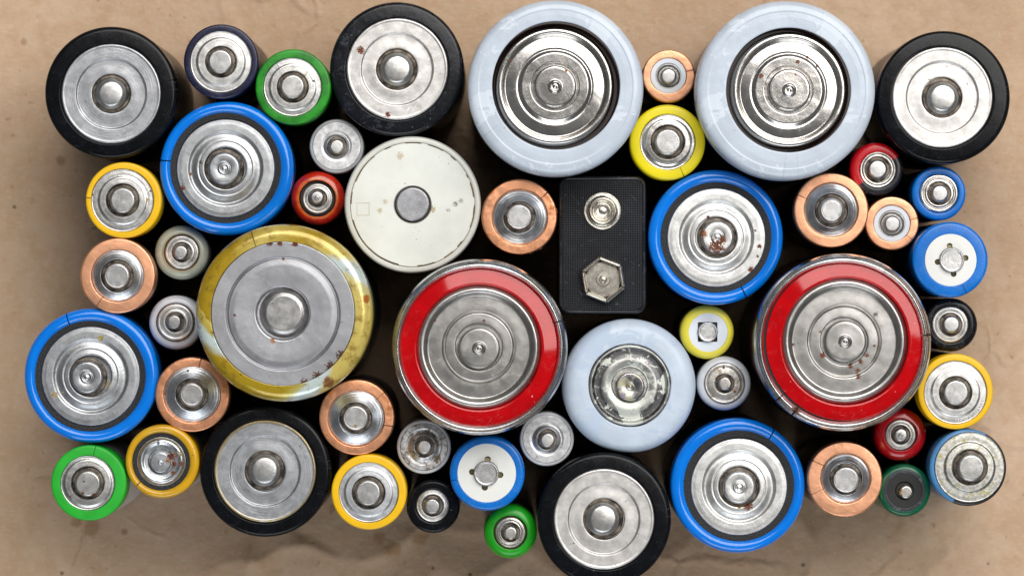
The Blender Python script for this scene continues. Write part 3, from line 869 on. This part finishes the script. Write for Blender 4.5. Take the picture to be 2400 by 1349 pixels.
# big gold battery
GOLD, GOLD_L, MINT = (.42, .275, .010), (.64, .50, .13), (.58, .67, .65)
b = Battery(665.5, 733, 208, ZD, "gold rimmed largest battery with mint white streaks and a wide flat grey cap")
gm = NT("gold_and_mint_film")
p = gm.mm()
x, y, z = gm.xyz(p)
ang = gm.math('ARCTAN2', y, x)
rad = gm.n('ShaderNodeVectorMath', {0: gm.vec(x, y, 0.0)}, operation='LENGTH').outputs['Value']
sp = gm.math('ADD', gm.math('ADD', gm.math('DIVIDE', ang, 2 * math.pi), .5), gm.math('MULTIPLY', gm.math('SUBTRACT', rad, 15.5), .016))
sp = gm.math('FRACT', gm.math('ADD', sp, gm.math('MULTIPLY', gm.math('SUBTRACT', gm.noise(p, .35, 3), .5), .03)))
cr = gm.n('ShaderNodeValToRGB', {0: sp})
els = cr.color_ramp.elements
stops = [(0.0, GOLD_L), (.022, (.50, .38, .05)), (.035, MINT), (.062, MINT), (.085, GOLD), (.24, (.42, .29, .012)), (.268, (.52, .46, .12)), (.285, MINT), (.325, MINT), (.345, GOLD_L), (.42, GOLD_L),
         (.52, GOLD_L), (.562, (.62, .55, .25)), (.575, MINT), (.607, MINT), (.628, GOLD_L), (.70, GOLD), (.78, GOLD_L), (.86, GOLD), (.97, GOLD)]
els[0].position, els[0].color = stops[0][0], (*stops[0][1], 1)
els[1].position, els[1].color = stops[-1][0], (*stops[-1][1], 1)
for pos, c_ in stops[1:-1]:
    e = els.new(pos)
    e.color = (*c_, 1)
c = gm.mix(gm.step(gm.noise(p, .5, 4, .65), .50, .70, 0, .75), cr.outputs[0], (.25, .15, .012))
s1 = gm.noise(p, 1.5, 2, .5)
c = gm.mix(gm.step(s1, .71, .74), c, (.10, .05, .015))
for (px, py, r, col) in [(858, 700, 10, (.42, .14, .02)), (770, 895, 16, (.22, .09, .02)), (560, 617, 5, (.5, .4, .2))]:
    q = b.at((px, py))
    d = gm.n('ShaderNodeVectorMath', {0: gm.vec(x, y, 0.0), 1: (q[0], q[1], 0)}, operation='DISTANCE').outputs['Value']
    e = gm.math('ADD', gm.math('DIVIDE', d, r * b.k), gm.math('MULTIPLY', gm.math('SUBTRACT', gm.noise(p, 1.4, 4, .7), .5), 2.0))
    c = gm.mix(gm.step(e, .6, 1.0, 1, 0), c, col)
gm.set(gm.bsdf.inputs['Base Color'], c)
gm.bsdf.inputs['Metallic'].default_value = .25
gm.bsdf.inputs['Roughness'].default_value = .25
gm.bsdf.inputs['Coat Weight'].default_value = .5
gm.bsdf.inputs['Coat Roughness'].default_value = .1
bb = gm.n('ShaderNodeBump', {'Height': gm.noise(p, .4, 3, .5), 'Strength': 1.0, 'Distance': .0001})
gm.set(gm.bsdf.inputs['Normal'], bb.outputs[0])
M['teal_body'] = surf("dark_teal_label", (0.004, 0.035, 0.045), 0, .25, specks=1, scratch=0)
b.sleeve(169, gm.mat, M['teal_body'], sh=2.2, dip=.5, c_in=(663, 734.5), rough_in=.035, n=176, split=10, mid=[(188, -.05, 1.0)], slits=[(112, 2)], liner=M['grime'])
fl = steel("flat_grey_aluminium", (.40, .40, .42), .42, brush='lin', brush_amt=.5, mot=.12, mscale=.12, scratch=.6, specks=.72, dust=.25, dust_col=(.6, .6, .6),
           spots=[b.spot(632, 569, 9, (.10, .02, .012), 2.2), b.spot(655, 571, 8, (.10, .02, .012), 2.4), b.spot(692, 571, 10, (.10, .02, .012), 2.2), b.spot(800, 835, 16, (.06, .025, .012), 2.6), b.spot(775, 858, 14, (.06, .025, .012), 2.6), b.spot(745, 882, 15, (.08, .03, .012), 2.6), b.spot(715, 897, 12, (.08, .03, .012), 2.6),
                  b.spot(550, 738, 4), b.spot(639, 799, 7, (.30, .13, .05), 2.2), b.spot(664, 607, 4)])
b.part("end_cap", [(168.5, -.7), (168.2, -.06, .05), (167, .0)] + zfun(166, 66, lambda r: .0 - .28 * hump(131, 4.5, r) + .10 * ss(128, 112, r) - .06 * ss(100, 66, r), 1.0) + [(64, .0), (61.5, -.2, .2), (59.5, -.9), (50, -.95)], fl, c=(663, 734.5), n=160)
b.part("terminal_nub", [(58.5, -1.1), (57, -.75, .15), (49, .25, .5), (41, .55, .5), (0, .6)], steel("pitted_nub_steel", (.50, .49, .48), .36, brush=None, grain=.014, gscale=4, mot=.3, mscale=.4, specks=.66, speck_col=(.07, .07, .07)), c=(665, 734), n=96)

# ivory battery
b = Battery(967, 479.5, 160, ZC_, "ivory plastic topped big battery with a small flat metal button")
k = b.k
b.part("outer_sleeve", [(160, -10), (160, -.6, .4), (157, 0, .4), (149, .05, .2), (146.5, -.1, .1), (146, -.9)], M['ivory_rim'], n=160, c=None)
b.part("body_label", [(159, -b.zt + .02), (159, -10, .05), (140, -10)], M['black_body'], n=64)
b.part("grime_seam", [(147, -.95), (146.8, -.42), (138, -.42), (137, -.9)], M['grime'], n=96)
rnd = random.Random(4)
segs = []
a = 0.0
while a < 2 * math.pi:
    w = rnd.uniform(.06, .30)
    segs.append((a, min(a + w, 2 * math.pi), rnd.choice([145.6, 145.2, 143.6, 142.8, 143.2, 145.4])))
    a += w


def lid_r(t):
    t %= 2 * math.pi
    for a0, a1, r in segs:
        if a0 <= t < a1:
            return r * k
    return 145 * k


V, Fc = [], []
n = 288
for row, (zz, dr) in enumerate(((-.9, 0), (-.12, 0), (0, -.1))):
    for i in range(n):
        t = 2 * math.pi * i / n
        r = lid_r(t) + dr
        V.append((r * math.cos(t), r * math.sin(t), b.zt + zz))
for r, zz in ((60, 0), (45, -.02), (43, -.5)):
    for i in range(n):
        t = 2 * math.pi * i / n
        V.append((r * k * math.cos(t), r * k * math.sin(t), b.zt + zz))
for row in range(5):
    for i in range(n):
        j = (i + 1) % n
        Fc.append((row * n + i, row * n + j, (row + 1) * n + j, (row + 1) * n + i))
M['ivory_lid'] = surf("ivory_lid_plastic", (0.76, 0.77, 0.715), 0, .36, mot=.04, scratch=.12, scratch_col=(.5, .46, .36), specks=.685, speck_col=(.12, .09, .07), dents=.03,
                      spots=[b.spot(938, 366, 10, (.60, .52, .40), 2.4), b.spot(890, 494, 8, (.60, .54, .40), 2.4), b.spot(902, 473, 7, (.60, .54, .42), 2.4), b.spot(1068, 478, 7, (.36, .33, .29), 4.0), b.spot(1050, 492, 5, (.35, .33, .28), 4.0), b.spot(1080, 470, 6, (.42, .4, .35), 4.0), b.spot(1012, 490, 10, (.50, .42, .26), 3.0), b.spot(950, 430, 3, (.4, .38, .32), 3.0)])
mesh_obj("lid", V, Fc, M['ivory_lid'], b.e)
b.part("button_gap", [(43.5, -.6), (43, -.5), (36, -.5)], M['hole_brown'], n=64)
b.part("terminal_nub", [(39, -.8), (39, .25, .15), (36, .38, .2), (0, .36)], steel("scuffed_button_steel", (.40, .40, .42), .42, brush='lin', brush_amt=.9, mot=.2, mscale=.5, grain=.012, gscale=4), c=(967, 478.5), n=80)
# square mould mark: four thin raised ribs joined in one frame
cx_, cy_ = b.at((851, 490))
h0, h1 = 15 * k, 13.6 * k
V, Fc = [], []
for zz, hh in ((-.02, h0), (.05, h0 - .02), (.05, h1), (-.02, h1)):
    for sx, sy in ((-1, -1), (1, -1), (1, 1), (-1, 1)):
        V.append((cx_ + sx * hh, cy_ + sy * hh, b.zt + zz))
for r in range(3):
    for i in range(4):
        j = (i + 1) % 4
        Fc.append((r * 4 + i, r * 4 + j, (r + 1) * 4 + j, (r + 1) * 4 + i))
mesh_obj("mould_mark", V, Fc, surf("stained_ivory", (.58, .52, .40), 0, .4, scratch=0), b.e)

# AA size with a stepped flat cap
flat_aa(518, 144.7, 87.5, (518, 145), 72.5, 56, (516.5, 145), 34, "navy rimmed battery with silver cap near the upper left", None, 'navy', cap='steel', h=.3)
flat_aa(687, 204, 88.5, (686, 204), 69, 54, (686, 203.5), 34, "dark worn green rimmed battery left of the smudged black battery", G_GRN, 'green_dark', body='black_body', rough_in=.07,
        spots=[(667, 182, 3), (735, 190, 4, BROWN)], stain=((.34, .33, .27), .56, .66, .6), nspots=[(667, 185, 3)])
flat_aa(289.7, 469, 89, (287, 469.5), 74, 55.6, (288, 469.5), 36, "yellow rimmed battery on the left side, above a copper battery", G_YEL, 'yellow', slits=[(176, 2.2)], liner=M['can_dark'], spots=[(346, 468, 5, (.3, .22, .1), 2), (216, 456, 3, BROWN), (352, 448, 3, BROWN)])
byel = flat_aa(2239.5, 917, 88.5, (2239.5, 919), 74.5, 56, (2240, 919), 35.5, "yellow rimmed battery at the right edge with faint ink marks on its cap", G_YEL, 'yellow')
rnd = random.Random(11)
V, Fc = [], []
for i in range(17):
    a = math.radians(-18 - i * 6.2 + rnd.uniform(-1, 1))
    r = (66 + rnd.uniform(-1.5, 1.5)) * byel.k
    ux, uy = math.cos(a), math.sin(a)
    ln, wd = rnd.uniform(.12, .42), rnd.uniform(.05, .12)
    if rnd.random() < .25:
        ln, wd = wd, ln
    x0, y0 = r * ux, r * uy - 2 * byel.k
    o_ = len(V)
    for z_ in (byel.zt - .3, byel.zt - .16):
        for sx, sy in ((-1, -1), (1, -1), (1, 1), (-1, 1)):
            V.append((x0 + ux * sx * ln / 2 - uy * sy * wd / 2, y0 + uy * sx * ln / 2 + ux * sy * wd / 2, z_))
    Fc += [(o_ + 4, o_ + 5, o_ + 6, o_ + 7)] + [(o_ + q_, o_ + (q_ + 1) % 4, o_ + 4 + (q_ + 1) % 4, o_ + 4 + q_) for q_ in range(4)]
mesh_obj("printed_code", V, Fc, surf("faded_ink", (.10, .11, .14), .4, .5, specks=1, scratch=0), byel.e)
flat_aa(865, 1152, 88.5, (864, 1153), 70.5, 55.5, (863, 1153.6), 36, "yellow rimmed battery at the bottom beside the small black battery", G_YEL, 'yellow', cap='steel_cool')
flat_aa(1564.5, 334, 88.5, (1565, 333), 65.5, 54, (1565, 333), 37, "lemon yellow rimmed battery between the two pale blue largest batteries", G_YEL, 'lemon', cap='shiny', slits=[(-64, 2)], sh=.7, liner=M['lemon'])
flat_aa(208, 1131, 88.5, (205.5, 1131), 64.5, 55, (206.5, 1132), 36, "bright green rimmed battery in the lower left corner with a rust tinted nub", G_GRN, 'green', body='white_body' if 'white_body' in M else 'whitep2', slits=[(79, 1.6)], liner=M['green'], split=9.0,
        nspots=[(221, 1160, 7, RUST, 2.5), (195, 1155, 5, RUST, 2.5), (198, 1127, 3, (.03, .02, .02), 1.5)], spots=[(165, 1163, 4, BROWN)])

# flat AA with the whole top in bare metal, blue and black thin rim
M['blue_black'] = surf("blue_and_black_film", (.05, .2, .45), 0, .3, mot=.15, scratch=.3, scratch_col=(.4, .5, .6), specks=.72, sectors=[(62, (.06, .22, .46)), (246, (.014, .015, .02)), (418, (.06, .22, .46))][:2])
b = Battery(2269, 1095, 90, ZAA, "thin rimmed blue and black battery with a wide mottled silver cap, lower right corner")
b.sleeve(83, M['blue_black'], M['blue_body'], sh=.5, dip=.5, c_in=(2273, 1094), rough_in=.05)
b.part("end_cap", cap_step(82, 58, 39, z0=-.1, h=.4), steel("mottled_zinc", (.55, .54, .50), .42, brush=None, mot=.3, mscale=1.5, grain=.02, gscale=4, specks=.69, stain=((.42, .38, .20), .53, .66, .7)), c=(2273, 1094), n=112)
b.foot(39, -.25, (2275, 1095))
b.part("terminal_nub", nub(39, .3, 1.0, top=.7), M['nub_soft'], c=(2275, 1095), n=72)

# copper
copper_aa(276, 646, 88, (275.5, 646.3), 61.7, (276, 646), 36, "copper rimmed battery below the left yellow battery, folded at its lower left edge", [(235, 2)])
bfr = copper_aa(1217, 508, 88.5, (1218, 509), 65.5, (1217, 508), 36, "copper rimmed battery with a frayed edge left of the block battery", [(41, 3)], mat='copper_old', nspots=[(1186, 512, 6, (.2, .07, .02), 2.5)])
copper_aa(1948, 493, 87.5, (1948, 492.5), 64, (1948, 493), 37, "copper rimmed battery touching the small copper battery, right of the rust patched blue battery", [(155, 2.4)], top=.6, spots=[])
fray(bfr, (10, 14, -52, -56, -60, -75, -82), "copper_old")
copper_aa(451, 924, 87.5, (450, 924), 67, (451, 923), 36, "copper rimmed battery with a worn cut rim, lower left of the gold battery", [(76, 3)], mat='copper_old', top=.66, spots=[(386, 922, 4), (440, 868, 4, BROWN)])
copper_aa(836, 977, 88.5, (834, 979.5), 66.5, (834.5, 978), 36, "copper rimmed battery below right of the gold battery, above a yellow battery", [(-14, 2.4), (42, 1.6)], mat='copper_old', nspots=[(834, 998, 5, (.3, .17, .06), 2.5)])
bfr = copper_aa(1980, 1122, 88, (1982.5, 1120), 59.5, (1982, 1123), 36, "pale copper rimmed battery with wrinkled film at the lower right", [(150, 2), (205, 1.6)], mat='copper', top=.76)
fray(bfr, (-35, -60, -82, -90, -100, -112, -125, 200), "copper")
copper_aa(1567.5, 179, 62, (1566.6, 178), 42, (1567, 179), 28, "small copper rimmed battery with white inner ring between the two pale blue batteries", [(14, 2.6)], small=True)
copper_aa(2090.4, 523.4, 63, (2090.5, 524), 43, (2091, 525), 29, "small copper rimmed battery touching a larger copper battery on the right", [(12, 2), (-38, 1.6)], small=True)

# small silver ones
small_silver(789, 343, 63.5, (789, 343), 57, 32, (789.6, 344), 22, "small silver battery with translucent rim above the red orange battery")
small_silver(993.5, 1046, 63.5, (993.5, 1046), 56, 40, (995, 1046), 22, "small silver battery with brown stained cap under the middle red ringed battery", mat='clear_white', stained=True)
small_silver(1281.5, 1028, 63.5, (1281.5, 1028), 57, 36, (1283, 1030), 22, "small silver battery between the middle red ringed battery and the bottom black battery", mat='clear_white')

hooded_aaa(425, 591.5, 63.3, 42, (426, 591), 40, (424, 591), 21, "small grey green battery with a brown stained opening left of the gold battery", G_WHI, 'greygreen', sh=1.5, ring='grime', zc=-.2, cap='steel')
hooded_aaa(412, 755.5, 63.5, 45, (411, 755), 43.5, (409, 754), 21, "small white battery with chipped rim partly tucked under the gold battery", G_WHI, 'whitep', sh=1.2, ring='grime', zc=-.1, cap='steel')
hooded_aaa(1697, 898, 63.3, 50, (1698, 898), 48.5, (1699, 898), 20, "small white rimmed battery with rust specks below the small lemon battery", G_WHI, 'whitep2', sh=1.2, ring='clear', zc=-.15, stain=((.34, .27, .20), .50, .66, .8), g=40, spots=[(1722, 917, 4), (1696, 861, 4)])
hooded_aaa(744, 464, 63, 43, (744, 465.5), 36, (743, 463), 20, "small red orange rimmed battery with a worn rim beside the ivory battery", G_SRED, 'red_small', sh=1.6, zc=-.5, dimple=5)
hooded_aaa(2110, 1017.5, 62, 38, (2111, 1018.6), 36.5, (2111, 1018.5), 20, "small deep red rimmed battery below the right red ringed battery", G_SRED, 'red_deep', sh=1.8, zc=-.35, dimple=5)
hooded_aaa(1196, 1246, 62.5, 40, (1196, 1247), 36.5, (1197, 1248), 20, "small green rimmed battery at the bottom with rust specks on its nub", G_GRN, 'green_small', sh=1.6, ring='well', zc=-.45, spots=[(1191, 1261, 4), (1203, 1261, 3)])
hooded_aaa(2229, 761, 62.5, 43.5, (2227, 760.4), 43, (2229, 760), 25, "small black rimmed battery at the right edge above a yellow battery", G_SBLK, 'black_smudge', sh=1.0, zc=-.05, g=34)
hooded_aaa(1015, 1186, 62.5, 39, (1014, 1184), 38.5, (1013.5, 1185), 23, "small black rimmed battery at the bottom beside a yellow battery", G_SBLK, 'black', sh=.7, zc=-.05, g=33)
hooded_aaa(2054, 397, 62.5, 42, (2057.5, 398), 41.5, (2056, 397), 28, "small battery with a half red, half black rim at the upper right", None, 'redblack', sh=.9, zc=-.05, g=38, stain=((.50, .45, .33), .60, .70, .5))
hooded_aaa(2200.7, 453, 63.5, 46, (2201, 453), 45.5, (2202, 453.5), 25, "small plain blue rimmed battery at the right edge above the larger blue white disc battery", None, 'blue_film', sh=.6, zc=-.1, g=36, cap='shiny', body='black_body')

# small dark green with a black face
b = Battery(2120, 1149, 62, ZAAA, "small dark green battery with a black face and tiny silver nub")
b.sleeve(49, M['green_teal'], M['green_teal'], sh=1.0, dip=.4, rough_in=.02, liner=M['well_black'])
b.part("grey_collar", [(49.5, -.6), (49, .02, .1), (41.5, .04, .1), (41, -.3)], surf("grey_plastic_collar", (.04, .04, .05), 0, .25, scratch=.3, scratch_col=(.3, .3, .33), specks=.8, dust=.5, dust_col=(.3, .3, .34)), n=80, rough_in=.03)
b.part("black_face", [(42, -.5), (41.5, -.08, .05), (22, -.1, .1), (19, -.5, .1), (10, -.5)], surf("matte_black_card", (.007, .007, .007), 0, .6, mot=.3, mscale=.8, scratch=.1, specks=.72, speck_col=(.06, .06, .06)), n=80)
b.part("terminal_nub", [(18, -.6), (17.5, -.3, .15), (16, .5, .3), (12, .75, .3), (0, .75)], steel("tarnished_nub", (.58, .55, .50), .30, brush=None, specks=.70, spots=[b.spot(2108, 1154, 6, (.30, .2, .06), 2.0)]), c=(2123.5, 1151.5), n=64)

# white disc batteries
disc_batt(2227, 608.5, 89, 61, (2228, 609), (2230.5, 609), 28.6, "blue battery with white disc at the right edge, its film notched at the lower right", 'blue_film', ZAA, 8, 7, 33, slits=[(-64, 1.4)], group=G_DISC)
disc_batt(1142, 1108, 88, 68.5, (1141, 1107.5), (1139.5, 1108.5), 28.8, "blue battery with white disc at the bottom, under the middle red ringed battery", 'blue_film', ZAA, -6, 7.5, 33, slits=[(192, 1.6)], group=G_DISC)
disc_batt(1657.4, 777.7, 63, 45.5, (1660, 778.5), (1658.5, 777.5), 23, "small lemon rimmed battery with a white disc and square black hole round the nub", 'lemon_pale', ZAAA, 45, 8, 31.5, square=True, body='black_body', well='well_black', sh=1.2)

# gold rimmed battery with black gasket
b = Battery(380, 1080.7, 86.5, ZAA, "golden yellow round rimmed battery with black gasket and rust patches at the lower left")
w = 9.6
pts = [(86.5, -9)] + [(86.5 - w + w * math.cos(i / 12 * math.pi), -w * b.k * .95 + w * b.k * .95 * math.sin(i / 12 * math.pi)) for i in range(13)] + [(86.5 - 2 * w, -1.5)]
b.part("gold_rim", pts, M['gold_plastic'], shift=b.at((377, 1081)), slits=[(224, 2.6 * b.k)], n=112)
b.part("steel_can", [(82, -9), (82, -1.0, .3), (77, -.4, .4), (70, -1.0), (0, -1.6)], M['can_dark'], n=64)
b.part("body_label", [(85.5, -b.zt + .02), (85.5, -9, .05), (75, -9)], M['whitep2'], n=64)
b.part("gasket", [(69.5, -1.2), (69, -.55, .1), (56, -.6, .1), (55, -1.2)], M['rubber'], c=(377, 1081), n=96)
cm = steel("rusting_pale_steel", (.58, .60, .62), .33, brush=None, mot=.25, mscale=.6, grain=.01, specks=.69, spots=[b.spot(402, 1068, 12, RUST, 3.0), b.spot(408, 1087, 8, RUST, 2.8), b.spot(424, 1086, 8, RUST, 2.6), b.spot(405, 1108, 7, RUST, 2.8), b.spot(394, 1078, 7, (.25, .1, .04), 3), b.spot(420, 1063, 8, (.3, .27, .2), 3)])
b.part("end_cap", [(57, -1.2), (57, -.5, .2)] + zfun(55.5, 31, lambda r: -.25 - .3 * ss(51, 57, r) + .30 * hump(47, 9, r) - .05 * ss(38, 32, r)) + moat(27.5, -.3, .4), cm, c=(377.5, 1081), n=96)
b.part("terminal_nub", nub(27.5, -.3, .7, top=.82, f=.3, dimple=5, d=.4), cm, c=(376, 1083), n=64)
q = b.at((371, 1036))
V, Fc = [], []
path = [(.30, .42), (.12, .52), (-.16, .50), (-.30, .32), (-.20, .10), (.14, -.06), (.30, -.26), (.20, -.46), (-.08, -.54), (-.32, -.42)]
for i, (px, py) in enumerate(path):
    ax, ay = path[max(i - 1, 0)]
    bx, by = path[min(i + 1, len(path) - 1)]
    l = math.hypot(bx - ax, by - ay)
    ox, oy = -(by - ay) / l * .07, (bx - ax) / l * .07
    for s_ in (1, -1):
        V.append((q[0] + px * .7 + s_ * ox, q[1] + py * .7 + s_ * oy, b.zt + .09))
        V.append((q[0] + px * .7 + s_ * ox, q[1] + py * .7 + s_ * oy, b.zt - .1))
for i in range(len(path) - 1):
    o_ = i * 4
    Fc += [(o_, o_ + 4, o_ + 6, o_ + 2), (o_ + 2, o_ + 6, o_ + 7, o_ + 3), (o_ + 1, o_ + 5, o_ + 4, o_)]
mesh_obj("stamped_letter", V, Fc, M['black_body'], b.e)


# ------------------------------------------------------------------ the block battery
def rrect(cx, cy, hx, hy, r, n=8):
    out = []
    for (sx, sy, a0) in ((1, 1, 0), (-1, 1, 90), (-1, -1, 180), (1, -1, 270)):
        for i in range(n + 1):
            a = math.radians(a0 + 90 * i / n)
            out.append((cx + sx * (hx - r) + r * math.cos(a), cy + sy * (hy - r) + r * math.sin(a)))
    return out


def loft(name, loops, mat, parent, cap=True):
    V, Fc = [], []
    n = len(loops[0][0])
    for pts, zz in loops:
        V += [(x_, y_, zz) for x_, y_ in pts]
    for i in range(len(loops) - 1):
        for j in range(n):
            k_ = (j + 1) % n
            Fc.append((i * n + j, i * n + k_, (i + 1) * n + k_, (i + 1) * n + j))
    if cap:
        Fc.append(tuple(range((len(loops) - 1) * n, len(loops) * n)))
    return mesh_obj(name, V, Fc, mat, parent, sharp=30)


b = Battery(1412, 573.5, 100, 46.3, "black rectangular block battery with two snap terminals", name="block_battery")
k = b.k
hx, hy, rr_ = 102.5 * k, 161 * k, 24 * k
z0 = b.zt
wm = NT("woven_black_plastic")
p = wm.mm()
x, y, z = wm.xyz(p)
u = wm.math('ADD', x, y)
v = wm.math('SUBTRACT', x, y)
su = wm.math('SINE', wm.math('MULTIPLY', u, 7.0))
sv = wm.math('SINE', wm.math('MULTIPLY', v, 7.0))
h = wm.math('MULTIPLY', su, sv)
q = wm.vmath('ADD', p, (50, 20, 0))
cc = wm.mix(wm.step(h, -.6, .7), (.006, .0066, .008), (.014, .0155, .020))
cc = wm.mix(wm.step(wm.noise(q, .25, 4), .45, .7, 0, .5), cc, (.020, .022, .027))
sn = wm.noise(wm.vec(wm.math('MULTIPLY', u, 2.2), wm.math('MULTIPLY', v, .25), 3.0), 1.0, 2, .6, .5)
cc = wm.mix(wm.math('MULTIPLY', wm.step(sn, .66, .72), .4), cc, (.12, .13, .15))
cc = wm.mix(wm.step(wm.noise(q, 1.6, 2), .72, .75, 0, .8), cc, (.2, .2, .2))
wm.set(wm.bsdf.inputs['Base Color'], cc)
wm.bsdf.inputs['Roughness'].default_value = .40
wm.bsdf.inputs['Specular IOR Level'].default_value = .16
bp = wm.n('ShaderNodeBump', {'Height': h, 'Strength': .6, 'Distance': .00004})
wm.set(wm.bsdf.inputs['Normal'], bp.outputs[0])
M['block_edge'] = surf("worn_black_edge", (.014, .015, .018), 0, .30, mot=.4, scratch=.6, scratch_col=(.16, .17, .19), specks=.70, speck_col=(.18, .18, .18), dust=.6, dust_col=(.07, .075, .085))
loft("body", [(rrect(0, 0, hx - .15, hy - .15, rr_), .02), (rrect(0, 0, hx - .15, hy - .15, rr_), z0 - 6)], M['black_body'], b.e, cap=True)
loft("top_frame", [(rrect(0, 0, hx, hy, rr_), z0 - 6), (rrect(0, 0, hx, hy, rr_), z0 - .75), (rrect(0, 0, hx - .08, hy - .08, rr_), z0 - .45), (rrect(0, 0, hx - .28, hy - .28, rr_ - .2), z0 - .2), (rrect(0, 0, hx - .5, hy - .5, rr_ - .4), z0 - .12), (rrect(0, 0, hx - .62, hy - .62, rr_ - .5), z0 - .2), (rrect(0, 0, hx - .64, hy - .64, rr_ - .5), z0 - .5)], M['block_edge'], b.e, cap=False)
loft("top_plate", [(rrect(0, 0, hx - .66, hy - .66, rr_ - .5), z0 - .6), (rrect(0, 0, hx - .66, hy - .66, rr_ - .5), z0 - .26), (rrect(0, 0, hx - .74, hy - .74, rr_ - .55), z0 - .2)], wm.mat, b.e)
M['snap'] = steel("plated_snap_metal", (.70, .66, .58), .25, brush=None, mot=.15, mscale=.8, scratch=.3, specks=.74, grain=.002)
M['snap_dull'] = steel("dull_snap_metal", (.38, .35, .31), .36, brush=None, mot=.25, mscale=1.2, grain=.012, gscale=5, specks=.72)
sc_ = b.part("round_snap", [(44, -.2), (44, .0, .1), (42, .12, .12), (39, .05, .15), (35, .1, .2), (33, 1.4, .3), (31, 1.75, .2), (28.5, 1.8, .2), (26.5, 1.5, .2), (24.5, .5, .2), (21, .32, .2), (19, .55, .15), (17, .6, .15), (14, .35, .15), (9, .3, .1), (7.5, .42, .1), (4, .5), (0, .5)], M['snap'], c=(1412, 494), n=96)
hc = b.at((1413.5, 654.5))
hx_obj = lathe("hex_snap", b.pp([(41, -.2), (41, .02, .1), (33, .05), (17, .05, .08), (15.5, .18, .08), (9, .2, .1), (8, .42, .15), (5, .55), (0, .55)]), M['snap_dull'], b.e, n=72, off=hc)
# six curled petals, each a part of its own
pl = [(38.6, .0), (39.0, .7), (39.8, 1.4), (41.2, 1.85), (43.2, 2.05), (45.4, 2.0), (47.4, 1.7), (48.8, 1.2), (49.0, .8), (48.4, .6)]
for i in range(6):
    a = math.radians(99 + 30 + 60 * i)
    V, Fc = [], []
    m_ = 7
    for side in (0, 1):
        for (r, zz) in pl:
            for j in range(m_):
                t = (j / (m_ - 1)) * 2 - 1
                half = math.tan(math.radians(29.0)) * r
                rr2 = r
                off_ = .10 * side
                X = (rr2 * k + off_) * math.cos(a) - t * half * k * math.sin(a)
                Y = (rr2 * k + off_) * math.sin(a) + t * half * k * math.cos(a)
                V.append((X + hc[0], Y + hc[1], z0 + zz - off_ * .6))
    L = len(pl) * m_
    for i2 in range(len(pl) - 1):
        for j in range(m_ - 1):
            f = (i2 * m_ + j, i2 * m_ + j + 1, (i2 + 1) * m_ + j + 1, (i2 + 1) * m_ + j)
            Fc.append(f)
            Fc.append(tuple(L + q_ for q_ in f[::-1]))
    for i2 in range(len(pl) - 1):
        for j, flip in ((0, True), (m_ - 1, False)):
            f = (i2 * m_ + j, (i2 + 1) * m_ + j, L + (i2 + 1) * m_ + j, L + i2 * m_ + j)
            Fc.append(f if flip else f[::-1])
    o = mesh_obj("snap_petal", V, Fc, M['snap'], hx_obj, sharp=50)
